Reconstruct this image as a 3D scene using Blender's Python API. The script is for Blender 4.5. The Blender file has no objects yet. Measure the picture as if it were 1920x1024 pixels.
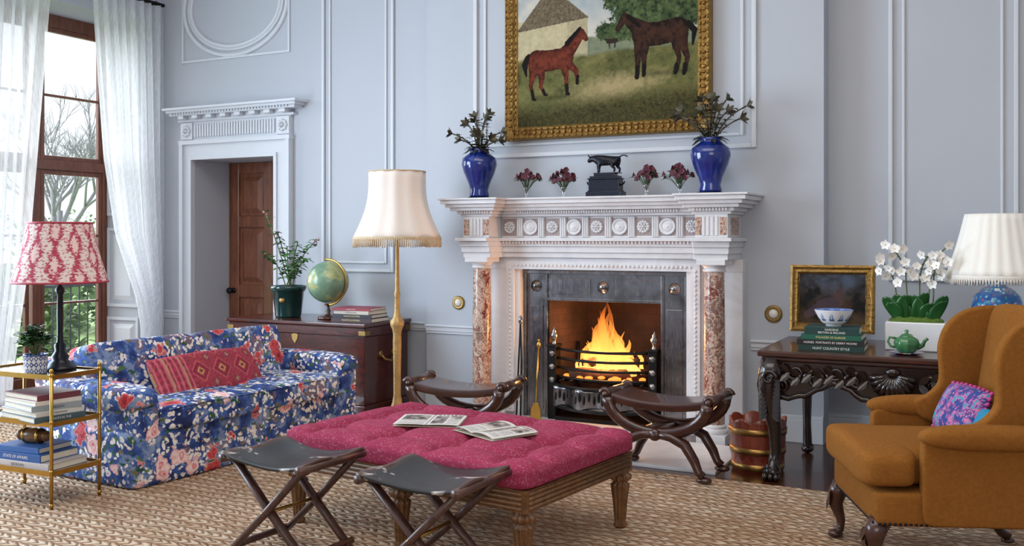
import bpy, math, random
import numpy as np
from mathutils import Vector, Matrix
R=math.radians; PI=math.pi; sin=math.sin; cos=math.cos; V=Vector
rnd=random.Random(11); U=rnd.uniform
SC=bpy.context.scene; COL=SC.collection
# ------------------------------------------------------------ materials
def lin(c):
    c/=255.0
    return c/12.92 if c<=.04045 else ((c+.055)/1.055)**2.4
def rgb(r,g,b): return (lin(r),lin(g),lin(b),1)
class NT:
    def __init__(s,name):
        s.m=bpy.data.materials.new(name); s.m.use_nodes=True; s.t=s.m.node_tree; s.b=s.t.nodes['Principled BSDF']
        s.co=s.n('ShaderNodeTexCoord').outputs['Object']
    def n(s,ty,**k):
        nd=s.t.nodes.new(ty)
        for a,b in k.items(): setattr(nd,a,b)
        return nd
    def set(s,sock,val):
        if isinstance(val,bpy.types.NodeSocket): s.t.links.new(val,sock)
        else: sock.default_value=val
    def map(s,sc,vec=None,rot=(0,0,0)):
        nd=s.n('ShaderNodeMapping'); s.set(nd.inputs['Vector'],s.co if vec is None else vec)
        nd.inputs['Scale'].default_value=sc; nd.inputs['Rotation'].default_value=rot
        return nd.outputs[0]
    def noise(s,vec,scale,detail=3,rough=.5,dist=0,col=False):
        nd=s.n('ShaderNodeTexNoise'); s.set(nd.inputs['Vector'],vec); nd.inputs['Scale'].default_value=scale
        nd.inputs['Detail'].default_value=detail; nd.inputs['Roughness'].default_value=rough; nd.inputs['Distortion'].default_value=dist
        return nd.outputs[1] if col else nd.outputs[0]
    def voro(s,vec,scale,feature='F1'):
        nd=s.n('ShaderNodeTexVoronoi',feature=feature); s.set(nd.inputs['Vector'],vec); nd.inputs['Scale'].default_value=scale
        return nd
    def white(s,val):
        nd=s.n('ShaderNodeTexWhiteNoise',noise_dimensions='1D'); s.set(nd.inputs['W'],val); return nd.outputs['Value']
    def ramp(s,fac,stops,interp='LINEAR'):
        nd=s.n('ShaderNodeValToRGB'); e=nd.color_ramp.elements; nd.color_ramp.interpolation=interp
        while len(e)<len(stops): e.new(.5)
        for i,(p,c) in enumerate(stops):
            e[i].position=p; e[i].color=c if len(c)==4 else (*c,1)
        s.set(nd.inputs[0],fac); return nd.outputs[0]
    def mix(s,f,a,b,bt='MIX'):
        nd=s.n('ShaderNodeMixRGB',blend_type=bt); s.set(nd.inputs[0],f); s.set(nd.inputs[1],a); s.set(nd.inputs[2],b); return nd.outputs[0]
    def math(s,op,a,b=0.0,clamp=False):
        nd=s.n('ShaderNodeMath',operation=op,use_clamp=clamp); s.set(nd.inputs[0],a); s.set(nd.inputs[1],b); return nd.outputs[0]
    def bump(s,h,st=.3,dist=.01):
        nd=s.n('ShaderNodeBump'); s.set(nd.inputs['Height'],h); nd.inputs['Strength'].default_value=st; nd.inputs['Distance'].default_value=dist
        s.t.links.new(nd.outputs[0],s.b.inputs['Normal'])
    def sep(s,vec):
        nd=s.n('ShaderNodeSeparateXYZ'); s.set(nd.inputs[0],vec); return nd.outputs
    def fin(s,col,rough=.5,metal=0.0,**k):
        s.set(s.b.inputs['Base Color'],col); s.set(s.b.inputs['Roughness'],rough); s.set(s.b.inputs['Metallic'],metal)
        for a,b in k.items(): s.set(s.b.inputs[a.replace('_',' ')],b)
        return s.m
def sc(c,f): return (min(1,c[0]*f),min(1,c[1]*f),min(1,c[2]*f),1)
def P(name,c,rough=.5,metal=0.0,var=.12,scale=8,bump=0,bscale=60,**k):
    n=NT(name); f=n.noise(n.co,scale,4)
    col=n.mix(f,sc(c,1-var),sc(c,1+var))
    if bump: n.bump(n.noise(n.co,bscale,3),bump,.01)
    return n.fin(col,rough,metal,**k)
def wood(name,c1,c2,scale=6,stretch=(1,8,8),rough=.35,coat=.2):
    n=NT(name); v=n.map(stretch); f=n.noise(v,scale,6,.6,.6); g=n.noise(v,scale*5,3)
    f=n.math('ADD',n.math('MULTIPLY',f,.8),n.math('MULTIPLY',g,.25))
    n.bump(f,.08,.005)
    return n.fin(n.ramp(f,[(.3,c1),(.7,c2)]),rough,0.0,Coat_Weight=coat)
WALL=P('wall_paint',rgb(182,187,196),.6,var=.015,scale=2,bump=.03,bscale=90)
WHITE=P('white_trim',rgb(208,212,219),.5,var=.015,scale=3)
CEIL=P('ceiling_paint',rgb(235,235,232),.8,var=.01)
def mk_floor():
    n=NT('floor_boards'); v=n.map((1,7,1)); br=n.n('ShaderNodeTexBrick'); n.set(br.inputs['Vector'],n.map((.6,.6,.6)))
    br.inputs['Scale'].default_value=4; br.inputs['Mortar Size'].default_value=.006
    br.inputs['Color1'].default_value=rgb(84,46,26); br.inputs['Color2'].default_value=rgb(62,32,18); br.inputs['Mortar'].default_value=rgb(22,12,8)
    f=n.noise(v,5,5,.6)
    return n.fin(n.mix(f,br.outputs[0],rgb(70,36,20)),.25,0.0,Coat_Weight=.3)
FLOOR=mk_floor()
def mk_rug():
    n=NT('braided_jute'); M=n.math; so=n.sep(n.co)
    x=M('ADD',so[0],M('MULTIPLY',n.noise(n.co,4.5,4,.65),.14)); y=M('ADD',so[1],M('MULTIPLY',n.noise(n.map((1,1,1),None,(0,0,1.3)),3.0,4,.6),.09))
    r=M('MULTIPLY',y,15.5); row=M('FLOOR',r); v=M('MULTIPLY',M('ABSOLUTE',M('SUBTRACT',M('FRACT',r),.5)),2.0)
    u=M('ADD',M('ADD',M('MULTIPLY',x,17.0),M('MULTIPLY',v,.8)),M('MULTIPLY',n.white(row),9.0))
    fu=M('FRACT',u); h=M('MULTIPLY',M('POWER',M('SINE',M('MULTIPLY',fu,PI)),.6),M('SUBTRACT',1.0,M('POWER',v,2.6)))
    lid=n.white(M('ADD',M('FLOOR',u),M('MULTIPLY',row,37.3)))
    c=n.ramp(h,[(.03,rgb(150,112,84)),(.34,rgb(222,186,152)),(.72,rgb(242,216,188)),(1,rgb(250,232,210))])  # shadow between loops and highlight on their crests painted into the jute colour
    c=n.mix(M('MULTIPLY',M('POWER',lid,1.6),.62),c,rgb(188,142,104))
    big=n.ramp(n.noise(n.map((.5,1.6,1)),1.6,3,.6),[(.35,(.88,.81,.73,1)),(.65,(1.0,1.0,1.0,1))]); c=n.mix(1.0,c,big,'MULTIPLY')
    fib=n.noise(n.map((60,140,60)),3,2); c=n.mix(M('MULTIPLY',fib,.16),c,rgb(166,124,92))
    n.bump(M('ADD',h,M('MULTIPLY',fib,.25)),1.0,.035)
    return n.fin(c,.92)
RUG=mk_rug()
def mk_marble():
    n=NT('white_marble'); f=n.noise(n.co,2.6,7,.6,1.0)
    return n.fin(n.ramp(f,[(.3,rgb(204,201,204)),(.48,rgb(218,217,220)),(.55,rgb(224,223,226)),(.75,rgb(214,210,212))]),.3)
MARBLE=mk_marble()
METOPE=P('rose_grey_marble',rgb(164,148,146),.3,var=.2,scale=12)
def mk_breccia():
    n=NT('red_breccia_marble'); w=n.noise(n.co,4,4,.6,col=True); v=n.mix(.45,n.map((1,1,.45)),w,'ADD')
    f=n.noise(v,7,8,.66,2.0); vo=n.voro(v,9,'DISTANCE_TO_EDGE').outputs['Distance']
    c=n.ramp(f,[(.28,rgb(64,34,33)),(.37,rgb(116,60,53)),(.44,rgb(158,104,88)),(.48,rgb(220,200,182)),(.52,rgb(168,126,108)),(.57,rgb(118,110,100)),(.62,rgb(138,78,68)),(.70,rgb(204,176,158)),(.77,rgb(104,56,50)),(.86,rgb(76,42,40))])
    c=n.mix(n.ramp(vo,[(.0,(.65,.65,.65,1)),(.045,(0,0,0,1))]),c,rgb(216,200,186))
    return n.fin(c,.2)
BRECCIA=mk_breccia()
DOORW=wood('door_mahogany',rgb(86,46,30),rgb(138,84,58),3,(7,7,1),.32)
WINW=wood('window_wood',rgb(84,46,34),rgb(132,80,60),5,(6,6,1),.4)
DARKW=wood('dark_carved_wood',rgb(14,8,8),rgb(40,22,19),6,(1,6,6),.25,.5)
STOOLW=wood('stool_rosewood',rgb(32,16,12),rgb(78,40,28),6,(1,6,6),.3,.4)
CHESTW=wood('chest_mahogany',rgb(40,13,10),rgb(90,34,24),4,(1,6,6),.24,.5)
OTTW=wood('gilded_brown_wood',rgb(70,44,26),rgb(134,92,52),10,(3,3,3),.45)
FOLDW=wood('folding_stool_wood',rgb(44,26,22),rgb(94,62,52),8,(5,5,1),.45)
BRASS=P('brass',rgb(190,150,74),.28,1.0,var=.2,scale=20)
OLDBRASS=P('dull_brass',rgb(150,122,74),.4,.9,var=.25,scale=20)
GOLDF=P('antique_gilt',rgb(150,116,62),.45,.8,var=.5,scale=30,bump=.9,bscale=44)
GOLDL=P('lamp_gilt',rgb(182,148,92),.45,.4,var=.4,scale=22,bump=.5,bscale=50)
def mk_steel():
    n=NT('worn_steel'); f=n.noise(n.co,5,5,.6,.4); g=n.noise(n.map((30,30,3)),4,3)
    c=n.ramp(f,[(.3,rgb(92,89,90)),(.45,rgb(122,121,123)),(.58,rgb(142,141,144)),(.75,rgb(104,100,98))])
    r=n.ramp(g,[(.3,(.18,.18,.18,1)),(.7,(.3,.3,.3,1))]); return n.fin(c,r,.95)
STEEL=mk_steel()
IRON=P('black_iron',rgb(34,32,32),.4,.7,var=.3,scale=12)
BRONZE=P('dark_bronze',rgb(34,34,42),.32,.7,var=.3,scale=20)
LILYB=P('bronze_lily',rgb(82,78,62),.42,.5,var=.5,scale=25)
BLACKM=P('black_marble',rgb(26,30,44),.22,var=.3,scale=10)
COBALT=P('cobalt_glaze',rgb(22,42,118),.14,var=.5,scale=14,Coat_Weight=.5)
CREAMSH=P('cream_shade_fabric',rgb(230,220,212),.8,var=.03,scale=30,Emission_Color=rgb(255,236,220),Emission_Strength=.09)
IVORYSH=P('ivory_pleated_fabric',rgb(232,230,224),.8,var=.03,scale=30,Emission_Color=rgb(255,246,232),Emission_Strength=.1)
FRINGE=P('gold_fringe',rgb(204,182,150),.8,var=.35,scale=90)
IVORYF=P('ivory_fringe',rgb(234,230,222),.8,var=.12,scale=90)
BLACKL=P('black_lamp_metal',rgb(26,30,40),.3,.4,var=.2)
PAGES=P('book_pages',rgb(226,218,200),.8,var=.08,scale=60)
GREENPOT=P('green_glazed_pot',rgb(14,54,52),.12,var=.3,Coat_Weight=.5)
SOIL=P('soil',rgb(50,38,28),.9,var=.4,scale=40)
MOSS=P('moss',rgb(88,116,42),.9,var=.5,scale=60,bump=1,bscale=70)
LEAF=P('leaf_green',rgb(74,122,58),.45,var=.4,scale=22)
LEAFD=P('leaf_dark',rgb(40,82,44),.4,var=.35,scale=30)
POSYLEAF=P('posy_leaf',rgb(74,94,64),.5,var=.4,scale=30)
ORCHLEAF=P('orchid_leaf',rgb(30,84,36),.3,var=.25,scale=14)
PETALW=P('white_petal',rgb(250,249,246),.5,var=.02,scale=20)
PETALP=P('pale_flower',rgb(216,150,160),.5,var=.2,scale=40)
LIP=P('orchid_lip',rgb(226,206,150),.5,var=.15,scale=40)
BURG=P('burgundy_flower',rgb(94,36,54),.55,var=.5,scale=50)
CERAM=P('white_ceramic',rgb(232,234,238),.15,var=.02)
TEAL=P('teapot_glaze',rgb(62,118,72),.18,var=.5,scale=26,Coat_Weight=.5)
def mk_wool():
    n=NT('mustard_wool'); f=n.noise(n.co,70,4,.6); g=n.noise(n.co,5,4,.6); w=n.noise(n.map((1,1,1)),260,2)
    c=n.mix(f,rgb(120,76,28),rgb(164,108,48)); c=n.mix(n.math('MULTIPLY',g,.5),c,rgb(122,74,30)); n.bump(n.math('ADD',n.math('MULTIPLY',w,.8),n.math('MULTIPLY',g,2.0)),.6,.008)
    return n.fin(c,.95,0.0,Specular_IOR_Level=.15)
ORANGE=mk_wool()
TURQ=P('turquoise_velvet',rgb(24,130,168),.7,var=.15,scale=20)
STEMG=P('stem',rgb(92,104,56),.5,var=.2)
BARK=P('bark',rgb(140,140,146),.9,var=.3,scale=10)
LAWN=P('lawn',rgb(140,168,96),.9,var=.3,scale=3)
STONE=P('terrace_stone',rgb(196,194,188),.8,var=.12,scale=3)
HEDGE=P('hedge_leaf',rgb(122,150,98),.7,var=.5,scale=4)
RAIL=P('railing_iron',rgb(40,44,48),.5,.5)
LOGM=P('charred_log',rgb(92,62,44),.85,var=.6,scale=14,bump=.8,bscale=40)
WHITEP=P('ivory_white',rgb(228,226,220),.3,var=.03)
def mk_glass(name,a):
    n=NT(name); tr=n.n('ShaderNodeBsdfTransparent'); gl=n.n('ShaderNodeBsdfGlossy'); gl.inputs['Roughness'].default_value=.03
    ms=n.n('ShaderNodeMixShader'); ms.inputs[0].default_value=a
    n.t.links.new(tr.outputs[0],ms.inputs[1]); n.t.links.new(gl.outputs[0],ms.inputs[2])
    n.t.links.new(ms.outputs[0],n.t.nodes['Material Output'].inputs[0]); return n.m
GLASS=mk_glass('window_glass',.04); GLASSV=mk_glass('vase_glass',.12)
def mk_sheer():
    n=NT('sheer_linen'); tr=n.n('ShaderNodeBsdfTransparent'); tl=n.n('ShaderNodeBsdfTranslucent'); df=n.n('ShaderNodeBsdfDiffuse')
    tl.inputs[0].default_value=rgb(250,252,255); df.inputs[0].default_value=rgb(246,249,253)
    a=n.n('ShaderNodeMixShader'); a.inputs[0].default_value=.66; b=n.n('ShaderNodeMixShader')
    f=n.noise(n.map((2,60,2)),6,2); n.set(b.inputs[0],n.ramp(f,[(.3,(.34,.34,.34,1)),(.7,(.54,.54,.54,1))]))
    L=n.t.links.new; L(df.outputs[0],a.inputs[1]); L(tl.outputs[0],a.inputs[2]); L(a.outputs[0],b.inputs[1]); L(tr.outputs[0],b.inputs[2])
    L(b.outputs[0],n.t.nodes['Material Output'].inputs[0]); return n.m
SHEER=mk_sheer()
def mk_chintz():
    n=NT('floral_chintz'); w=n.noise(n.co,6,4,.6,col=True); v=n.mix(.14,n.co,w,'ADD')
    g=n.noise(v,9,4,.6)
    c=n.ramp(g,[(.34,rgb(24,38,88)),(.44,rgb(38,66,132)),(.52,rgb(60,94,160)),(.60,rgb(134,154,188)),(.70,rgb(42,68,130))])
    # leaves
    vl=n.voro(n.map((1,1,2.1),v,(.5,.6,.2)),13); lm=n.ramp(vl.outputs['Distance'],[(.32,(1,1,1,1)),(.36,(0,0,0,1))])
    lsel=n.sep(vl.outputs['Color']); lm=n.math('MULTIPLY',lm,n.math('GREATER_THAN',lsel[0],.2))
    c=n.mix(lm,c,n.ramp(lsel[1],[(.2,rgb(34,80,54)),(.45,rgb(84,122,76)),(.58,rgb(124,100,88)),(.75,rgb(48,96,66)),(.95,rgb(76,78,112))]))
    # mauve brown patches
    mv=n.ramp(n.noise(v,6,3,.6),[(.58,(0,0,0,1)),(.63,(.7,.7,.7,1))]); c=n.mix(mv,c,rgb(132,108,112))
    # white blossom clusters
    vw=n.voro(v,29); wm=n.ramp(n.math('ADD',vw.outputs['Distance'],n.math('MULTIPLY',n.voro(n.co,60).outputs['Distance'],.18)),[(.48,(1,1,1,1)),(.54,(0,0,0,1))])
    ws=n.ramp(n.noise(v,6.6,2),[(.43,(0,0,0,1)),(.46,(1,1,1,1))])
    wc=n.ramp(n.math('ADD',n.math('MULTIPLY',n.sep(vw.outputs['Color'])[0],.5),n.math('MULTIPLY',vw.outputs['Distance'],.9)),[(.1,rgb(220,196,178)),(.35,rgb(246,242,236)),(.7,rgb(234,228,224)),(.95,rgb(180,184,206))])
    c=n.mix(n.math('MULTIPLY',wm,ws),c,wc)
    # roses
    vr=n.voro(v,6.2); pet=n.voro(n.co,28).outputs['Distance']
    d=n.math('ADD',vr.outputs['Distance'],n.math('MULTIPLY',pet,.26))
    sel=n.sep(vr.outputs['Color']); rm=n.math('MULTIPLY',n.ramp(d,[(.46,(1,1,1,1)),(.49,(0,0,0,1))]),n.math('GREATER_THAN',sel[0],.38))
    rc=n.ramp(d,[(.12,rgb(124,18,34)),(.2,rgb(188,40,54)),(.25,rgb(154,28,42)),(.32,rgb(214,90,96)),(.38,rgb(184,46,60)),(.47,rgb(230,160,156))])
    rc2=n.ramp(d,[(.12,rgb(204,96,104)),(.2,rgb(242,204,200)),(.27,rgb(214,122,130)),(.34,rgb(246,224,218)),(.47,rgb(226,160,164))])
    c=n.mix(rm,c,n.mix(n.math('GREATER_THAN',sel[1],.64),rc,rc2))
    n.bump(n.noise(n.co,5,3),.35,.035)
    return n.fin(c,.85)
CHINTZ=mk_chintz()
def mk_crimson():
    n=NT('raspberry_woven_fabric'); vo=n.voro(n.map((1,1.4,1)),95); f=n.ramp(vo.outputs['Distance'],[(.2,(1,1,1,1)),(.5,(0,0,0,1))])
    s=n.ramp(n.noise(n.co,34,3,.6),[(.38,(0,0,0,1)),(.58,(1,1,1,1))]); big=n.noise(n.co,5,3)
    c=n.mix(big,rgb(136,42,70),rgb(160,60,90))
    w=n.math('MULTIPLY',n.math('MULTIPLY',f,s),.36)
    n.bump(n.noise(n.co,180,2),.3,.004)
    return n.fin(n.mix(w,c,rgb(206,150,166)),.92,0.0,Specular_IOR_Level=.15)
CRIMSON=mk_crimson()
def mk_cow():
    n=NT('cowhide'); f=n.noise(n.map((5,9,5)),1.2,4,.55,.4); e=n.math('ABSOLUTE',n.sep(n.co)[0])
    c=n.ramp(f,[(.0,rgb(22,18,18)),(.35,rgb(16,14,15)),(.60,rgb(30,25,25)),(.64,rgb(196,188,182)),(.75,rgb(214,206,200))])
    c=n.mix(n.ramp(e,[(.185,(0,0,0,1)),(.235,(.8,.8,.8,1))]),c,rgb(84,52,42))
    return n.fin(c,.42,0.0,Coat_Weight=.08)
COW=mk_cow()
def mk_globe():
    n=NT('globe_map'); f=n.noise(n.co,6,5,.6)
    c=n.ramp(f,[(.42,rgb(110,142,118)),(.5,rgb(128,158,126)),(.53,rgb(176,178,124)),(.6,rgb(144,160,106)),(.72,rgb(180,148,106))])
    return n.fin(c,.3,0.0,Coat_Weight=.3)
GLOBE=mk_globe()
def mk_painted_pot(name,base,cols,scale):
    n=NT(name); w=n.noise(n.co,8,2,col=True); vo=n.voro(n.mix(.04,n.co,w,'ADD'),scale)
    s=n.sep(vo.outputs['Color'])[0]; m=n.ramp(vo.outputs['Distance'],[(.42,(1,1,1,1)),(.5,(0,0,0,1))])
    return n.fin(n.mix(m,base,n.ramp(s,[(i/len(cols),c) for i,c in enumerate(cols)],'CONSTANT')),.15,0.0,Coat_Weight=.5)
LAMPPOT=mk_painted_pot('blue_famille_glaze',rgb(26,96,170),[rgb(150,84,110),rgb(40,140,180),rgb(30,60,140),rgb(110,170,200),rgb(60,150,150),rgb(24,74,150),rgb(150,190,205),rgb(30,120,170)],58)
BUCKETW=wood('bucket_mahogany',rgb(90,34,24),rgb(146,66,46),5,(8,8,1),.35,.3)
def mk_attr(name,rough=.7,**k):
    n=NT(name); a=n.n('ShaderNodeAttribute',attribute_name='Col'); return n.fin(a.outputs['Color'],rough,0.0,**k)
PAINT=mk_attr('oil_paint',.75,Specular_IOR_Level=.15); PRINT=mk_attr('printed_paper',.6); WOVEN=mk_attr('woven_pattern',.9)
IKAT=mk_attr('ikat_shade_fabric',.8)
def mk_flame():
    n=NT('flame'); z=n.sep(n.co)[2]; em=n.n('ShaderNodeEmission'); tr=n.n('ShaderNodeBsdfTransparent'); ms=n.n('ShaderNodeMixShader')
    zz=n.math('DIVIDE',z,.62); zn=n.math('ADD',zz,n.math('MULTIPLY',n.math('SUBTRACT',n.noise(n.map((14,14,5)),1,3),.5),.4))
    n.set(em.inputs[0],n.ramp(zn,[(.0,(1,.45,.1,1)),(.3,(1,.36,.06,1)),(.7,(1,.22,.03,1)),(1,(.8,.1,.01,1))]))
    st=n.math('MULTIPLY',n.ramp(zn,[(.0,(1,1,1,1)),(.45,(.6,.6,.6,1)),(1,(.3,.3,.3,1))]),3.0); n.set(em.inputs[1],st)
    n.set(ms.inputs[0],n.ramp(zn,[(.0,(.5,.5,.5,1)),(.4,(.3,.3,.3,1)),(.75,(.14,.14,.14,1)),(1,(.03,.03,.03,1))]))
    L=n.t.links.new; L(tr.outputs[0],ms.inputs[1]); L(em.outputs[0],ms.inputs[2]); L(ms.outputs[0],n.t.nodes['Material Output'].inputs[0]); return n.m
FLAME=mk_flame()
EMBER=P('embers',rgb(120,40,16),.9,var=.8,scale=30,Emission_Color=(1,.22,.03,1),Emission_Strength=2.2)
_cm={}
def CM(r,g,b,rough=.5):
    k=(r,g,b,rough)
    if k not in _cm: _cm[k]=P('cloth_cover_%d_%d_%d'%(r,g,b),rgb(r,g,b),rough,var=.06,scale=30)
    return _cm[k]
# ------------------------------------------------------------ mesh building
class MB:
    def __init__(s): s.v=[]; s.f=[]; s.m=[]; s.s=[]
    def add(s,vs,fs,mi=0,smooth=True,T=None):
        o=len(s.v)
        for v in vs:
            v=V(v)
            if T is not None: v=T@v
            s.v.append((v.x,v.y,v.z))
        for f in fs: s.f.append([i+o for i in f]); s.m.append(mi); s.s.append(smooth)
        return s
    def box(s,x0,x1,y0,y1,z0,z1,mi=0,T=None):
        vs=[(x,y,z) for z in (z0,z1) for y in (y0,y1) for x in (x0,x1)]
        return s.add(vs,[(0,2,3,1),(4,5,7,6),(0,1,5,4),(2,6,7,3),(0,4,6,2),(1,3,7,5)],mi,False,T)
    def lathe(s,prof,n=24,c=(0,0,0),mi=0,T=None,flute=0,fl=0):
        vs=[];fs=[]
        for r,z in prof:
            for i in range(n):
                a=2*PI*i/n; q=r*(1+(fl*cos(flute*a) if flute else 0))
                vs.append((c[0]+q*cos(a),c[1]+q*sin(a),c[2]+z))
        for j in range(len(prof)-1):
            for i in range(n):
                k=(i+1)%n
                fs.append((j*n+i,j*n+k,(j+1)*n+k,(j+1)*n+i))
        return s.add(vs,fs,mi,True,T)
    def tube(s,pts,rad,n=8,mi=0,T=None,closed=False,flat=1.0):
        pts=[V(p) for p in pts]; m=len(pts)
        if not isinstance(rad,(list,tuple)): rad=[rad]*m
        vs=[];fs=[]; up=None
        for i,p in enumerate(pts):
            if closed: t=pts[(i+1)%m]-pts[i-1]
            else: t=pts[min(i+1,m-1)]-pts[max(i-1,0)]
            t.normalize()
            if up is None:
                up=V((0,0,1)) if abs(t.z)<.9 else V((0,1,0))
            a=t.cross(up)
            if a.length<1e-5: a=t.orthogonal()
            a.normalize(); b=a.cross(t); up=b
            for k in range(n):
                q=2*PI*k/n; vs.append(p+a*(rad[i]*cos(q))+b*(rad[i]*flat*sin(q)))
        for i in range(m if closed else m-1):
            j=(i+1)%m
            for k in range(n):
                l=(k+1)%n; fs.append((i*n+k,i*n+l,j*n+l,j*n+k))
        if not closed:
            fs.append(tuple(range(n-1,-1,-1))); fs.append(tuple((m-1)*n+k for k in range(n)))
        return s.add(vs,fs,mi,True,T)
    def prism(s,poly,h0,h1,T=None,mi=0,smooth=False):
        n=len(poly); vs=[(x,y,h0) for x,y in poly]+[(x,y,h1) for x,y in poly]
        fs=[tuple(range(n-1,-1,-1)),tuple(range(n,2*n))]+[(i,(i+1)%n,n+(i+1)%n,n+i) for i in range(n)]
        return s.add(vs,fs,mi,smooth,T)
    def ell(s,c,r,nu=12,nv=8,mi=0,T=None):
        if not isinstance(r,(list,tuple)): r=(r,r,r)
        vs=[];fs=[]
        for j in range(nv+1):
            t=PI*j/nv
            for i in range(nu):
                a=2*PI*i/nu; vs.append((c[0]+r[0]*sin(t)*cos(a),c[1]+r[1]*sin(t)*sin(a),c[2]-r[2]*cos(t)))
        for j in range(nv):
            for i in range(nu):
                k=(i+1)%nu; fs.append((j*nu+i,j*nu+k,(j+1)*nu+k,(j+1)*nu+i))
        return s.add(vs,fs,mi,True,T)
    def rbox(s,c,sz,e=6,n=10,mi=0,T=None,fn=None,warp=True):
        if not isinstance(n,(list,tuple)): n=(n,n,n)
        ax=[]
        for q in n:
            l=[-1+2*i/q for i in range(q+1)]
            ax.append([sin(t*PI/2) for t in l] if warp else l)
        idx={};vs=[];fs=[]
        def vid(i):
            if i in idx: return idx[i]
            p=[ax[0][i[0]],ax[1][i[1]],ax[2][i[2]]]
            L=sum(abs(t)**e for t in p)**(1/e)
            q=V([p[k]/L*sz[k]/2 for k in range(3)])
            if fn: q=fn(q)
            vs.append(q+V(c)); idx[i]=len(vs)-1; return idx[i]
        for a in range(3):
            u=(a+1)%3; w=(a+2)%3
            for sgn in (0,1):
                for i in range(n[u]):
                    for j in range(n[w]):
                        f=[]
                        for di,dj in ((0,0),(1,0),(1,1),(0,1)):
                            t=[0,0,0]; t[a]=n[a]*sgn; t[u]=i+di; t[w]=j+dj; f.append(vid(tuple(t)))
                        fs.append(tuple(f) if sgn else tuple(reversed(f)))
        return s.add(vs,fs,mi,True,T)
    def leaf(s,b,d,ln,w,up=(0,0,1),droop=.2,mi=0,T=None):
        b=V(b); d=V(d).normalized(); up=V(up); sd=d.cross(up)
        if sd.length<1e-4: sd=d.orthogonal()
        sd.normalize(); nn=sd.cross(d)
        vs=[b]
        for t,q in ((.3,.8),(.6,1),(.85,.55)):
            p=b+d*(ln*t)-V((0,0,1))*(droop*ln*t*t); vs+=[p+sd*(w*q*.5)+nn*(w*.12*q),p,p-sd*(w*q*.5)+nn*(w*.12*q)]
        vs.append(b+d*ln-V((0,0,1))*(droop*ln))
        fs=[(0,2,1),(0,3,2),(1,2,5,4),(2,3,6,5),(4,5,8,7),(5,6,9,8),(7,8,10),(8,9,10)]
        return s.add(vs,fs,mi,True,T)
    def grid(s,fn,nu,nv,mi=0,T=None,smooth=True):
        vs=[fn(i/nu,j/nv) for j in range(nv+1) for i in range(nu+1)]; w=nu+1
        fs=[(j*w+i,j*w+i+1,(j+1)*w+i+1,(j+1)*w+i) for j in range(nv) for i in range(nu)]
        return s.add(vs,fs,mi,smooth,T)
    def frus(s,x0,x1,z0,z1,y0,y1,ins):
        vs=[(x0,y0,z0),(x1,y0,z0),(x1,y0,z1),(x0,y0,z1),(x0+ins,y1,z0+ins),(x1-ins,y1,z0+ins),(x1-ins,y1,z1-ins),(x0+ins,y1,z1-ins)]
        return s.add(vs,[(0,1,5,4),(1,2,6,5),(2,3,7,6),(3,0,4,7),(4,5,6,7)],0,False)
def build(mb,name,mats,parent=None,bevel=0,seg=2,sub=0,colfn=None,solid=0):
    me=bpy.data.meshes.new(name); me.from_pydata(mb.v,[],mb.f)
    if not isinstance(mats,(list,tuple)): mats=[mats]
    for m in mats: me.materials.append(m)
    me.polygons.foreach_set('material_index',mb.m); me.polygons.foreach_set('use_smooth',mb.s)
    if colfn is not None:
        a=me.color_attributes.new('Col','FLOAT_COLOR','POINT')
        cols=colfn(np.array(mb.v)); cols=np.concatenate([cols,np.ones((len(cols),1))],1).astype(np.float32)
        a.data.foreach_set('color',cols.ravel())
    me.update()
    o=bpy.data.objects.new(name,me); COL.objects.link(o)
    if parent is not None: o.parent=parent
    if solid:
        m=o.modifiers.new('s','SOLIDIFY'); m.thickness=solid; m.offset=0
    if bevel:
        m=o.modifiers.new('b','BEVEL'); m.width=bevel; m.segments=seg; m.limit_method='ANGLE'; m.angle_limit=R(40)
    if sub:
        m=o.modifiers.new('u','SUBSURF'); m.levels=sub; m.render_levels=sub
    return o
def tag(o,label,cat,group=None,kind=None):
    if label: o['label']=label
    if cat: o['category']=cat
    if group: o['group']=group
    if kind: o['kind']=kind
    return o
def thing(name,label,cat,loc=(0,0,0),rz=0,group=None):
    o=bpy.data.objects.new(name,None); COL.objects.link(o); o.location=loc; o.rotation_euler=(0,0,rz); o.empty_display_size=.05
    return tag(o,label,cat,group)
def struct(mb,name,mats,label=None,**k):
    o=build(mb,name,mats,**k); o['kind']='structure'
    if label: o['label']=label
    return o
def dup(root,loc,rz,label,group=None):
    def cp(o,par):
        c=o.copy(); COL.objects.link(c); c.parent=par
        for ch in list(o.children): cp(ch,c)
        return c
    r=cp(root,None); r.location=loc; r.rotation_euler=(0,0,rz); r['label']=label
    if group: r['group']=group
    return r
def text(body,size,loc,rot,mat,parent,name='lettering',maxw=None):
    cu=bpy.data.curves.new('t','FONT'); cu.body=body; cu.size=size; cu.align_x='CENTER'; cu.align_y='CENTER'
    o=bpy.data.objects.new('t',cu); COL.objects.link(o); bpy.context.view_layer.update()
    me=bpy.data.meshes.new_from_object(o.evaluated_get(bpy.context.evaluated_depsgraph_get())); bpy.data.objects.remove(o)
    if maxw:
        w=max(v.co.x for v in me.vertices)-min(v.co.x for v in me.vertices)
        if w>maxw:
            for v in me.vertices: v.co*=maxw/w
    me.materials.clear(); me.materials.append(mat)
    t=bpy.data.objects.new(name,me); COL.objects.link(t); t.parent=parent; t.location=loc; t.rotation_euler=rot; return t
XZ=Matrix(((1,0,0,0),(0,0,-1,0),(0,1,0,0),(0,0,0,1)))   # prism (x,y)->(x,z), height -> -y
YZ=Matrix(((0,0,1,0),(1,0,0,0),(0,1,0,0),(0,0,0,1)))     # prism (x,y)->(y,z), height -> x
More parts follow.
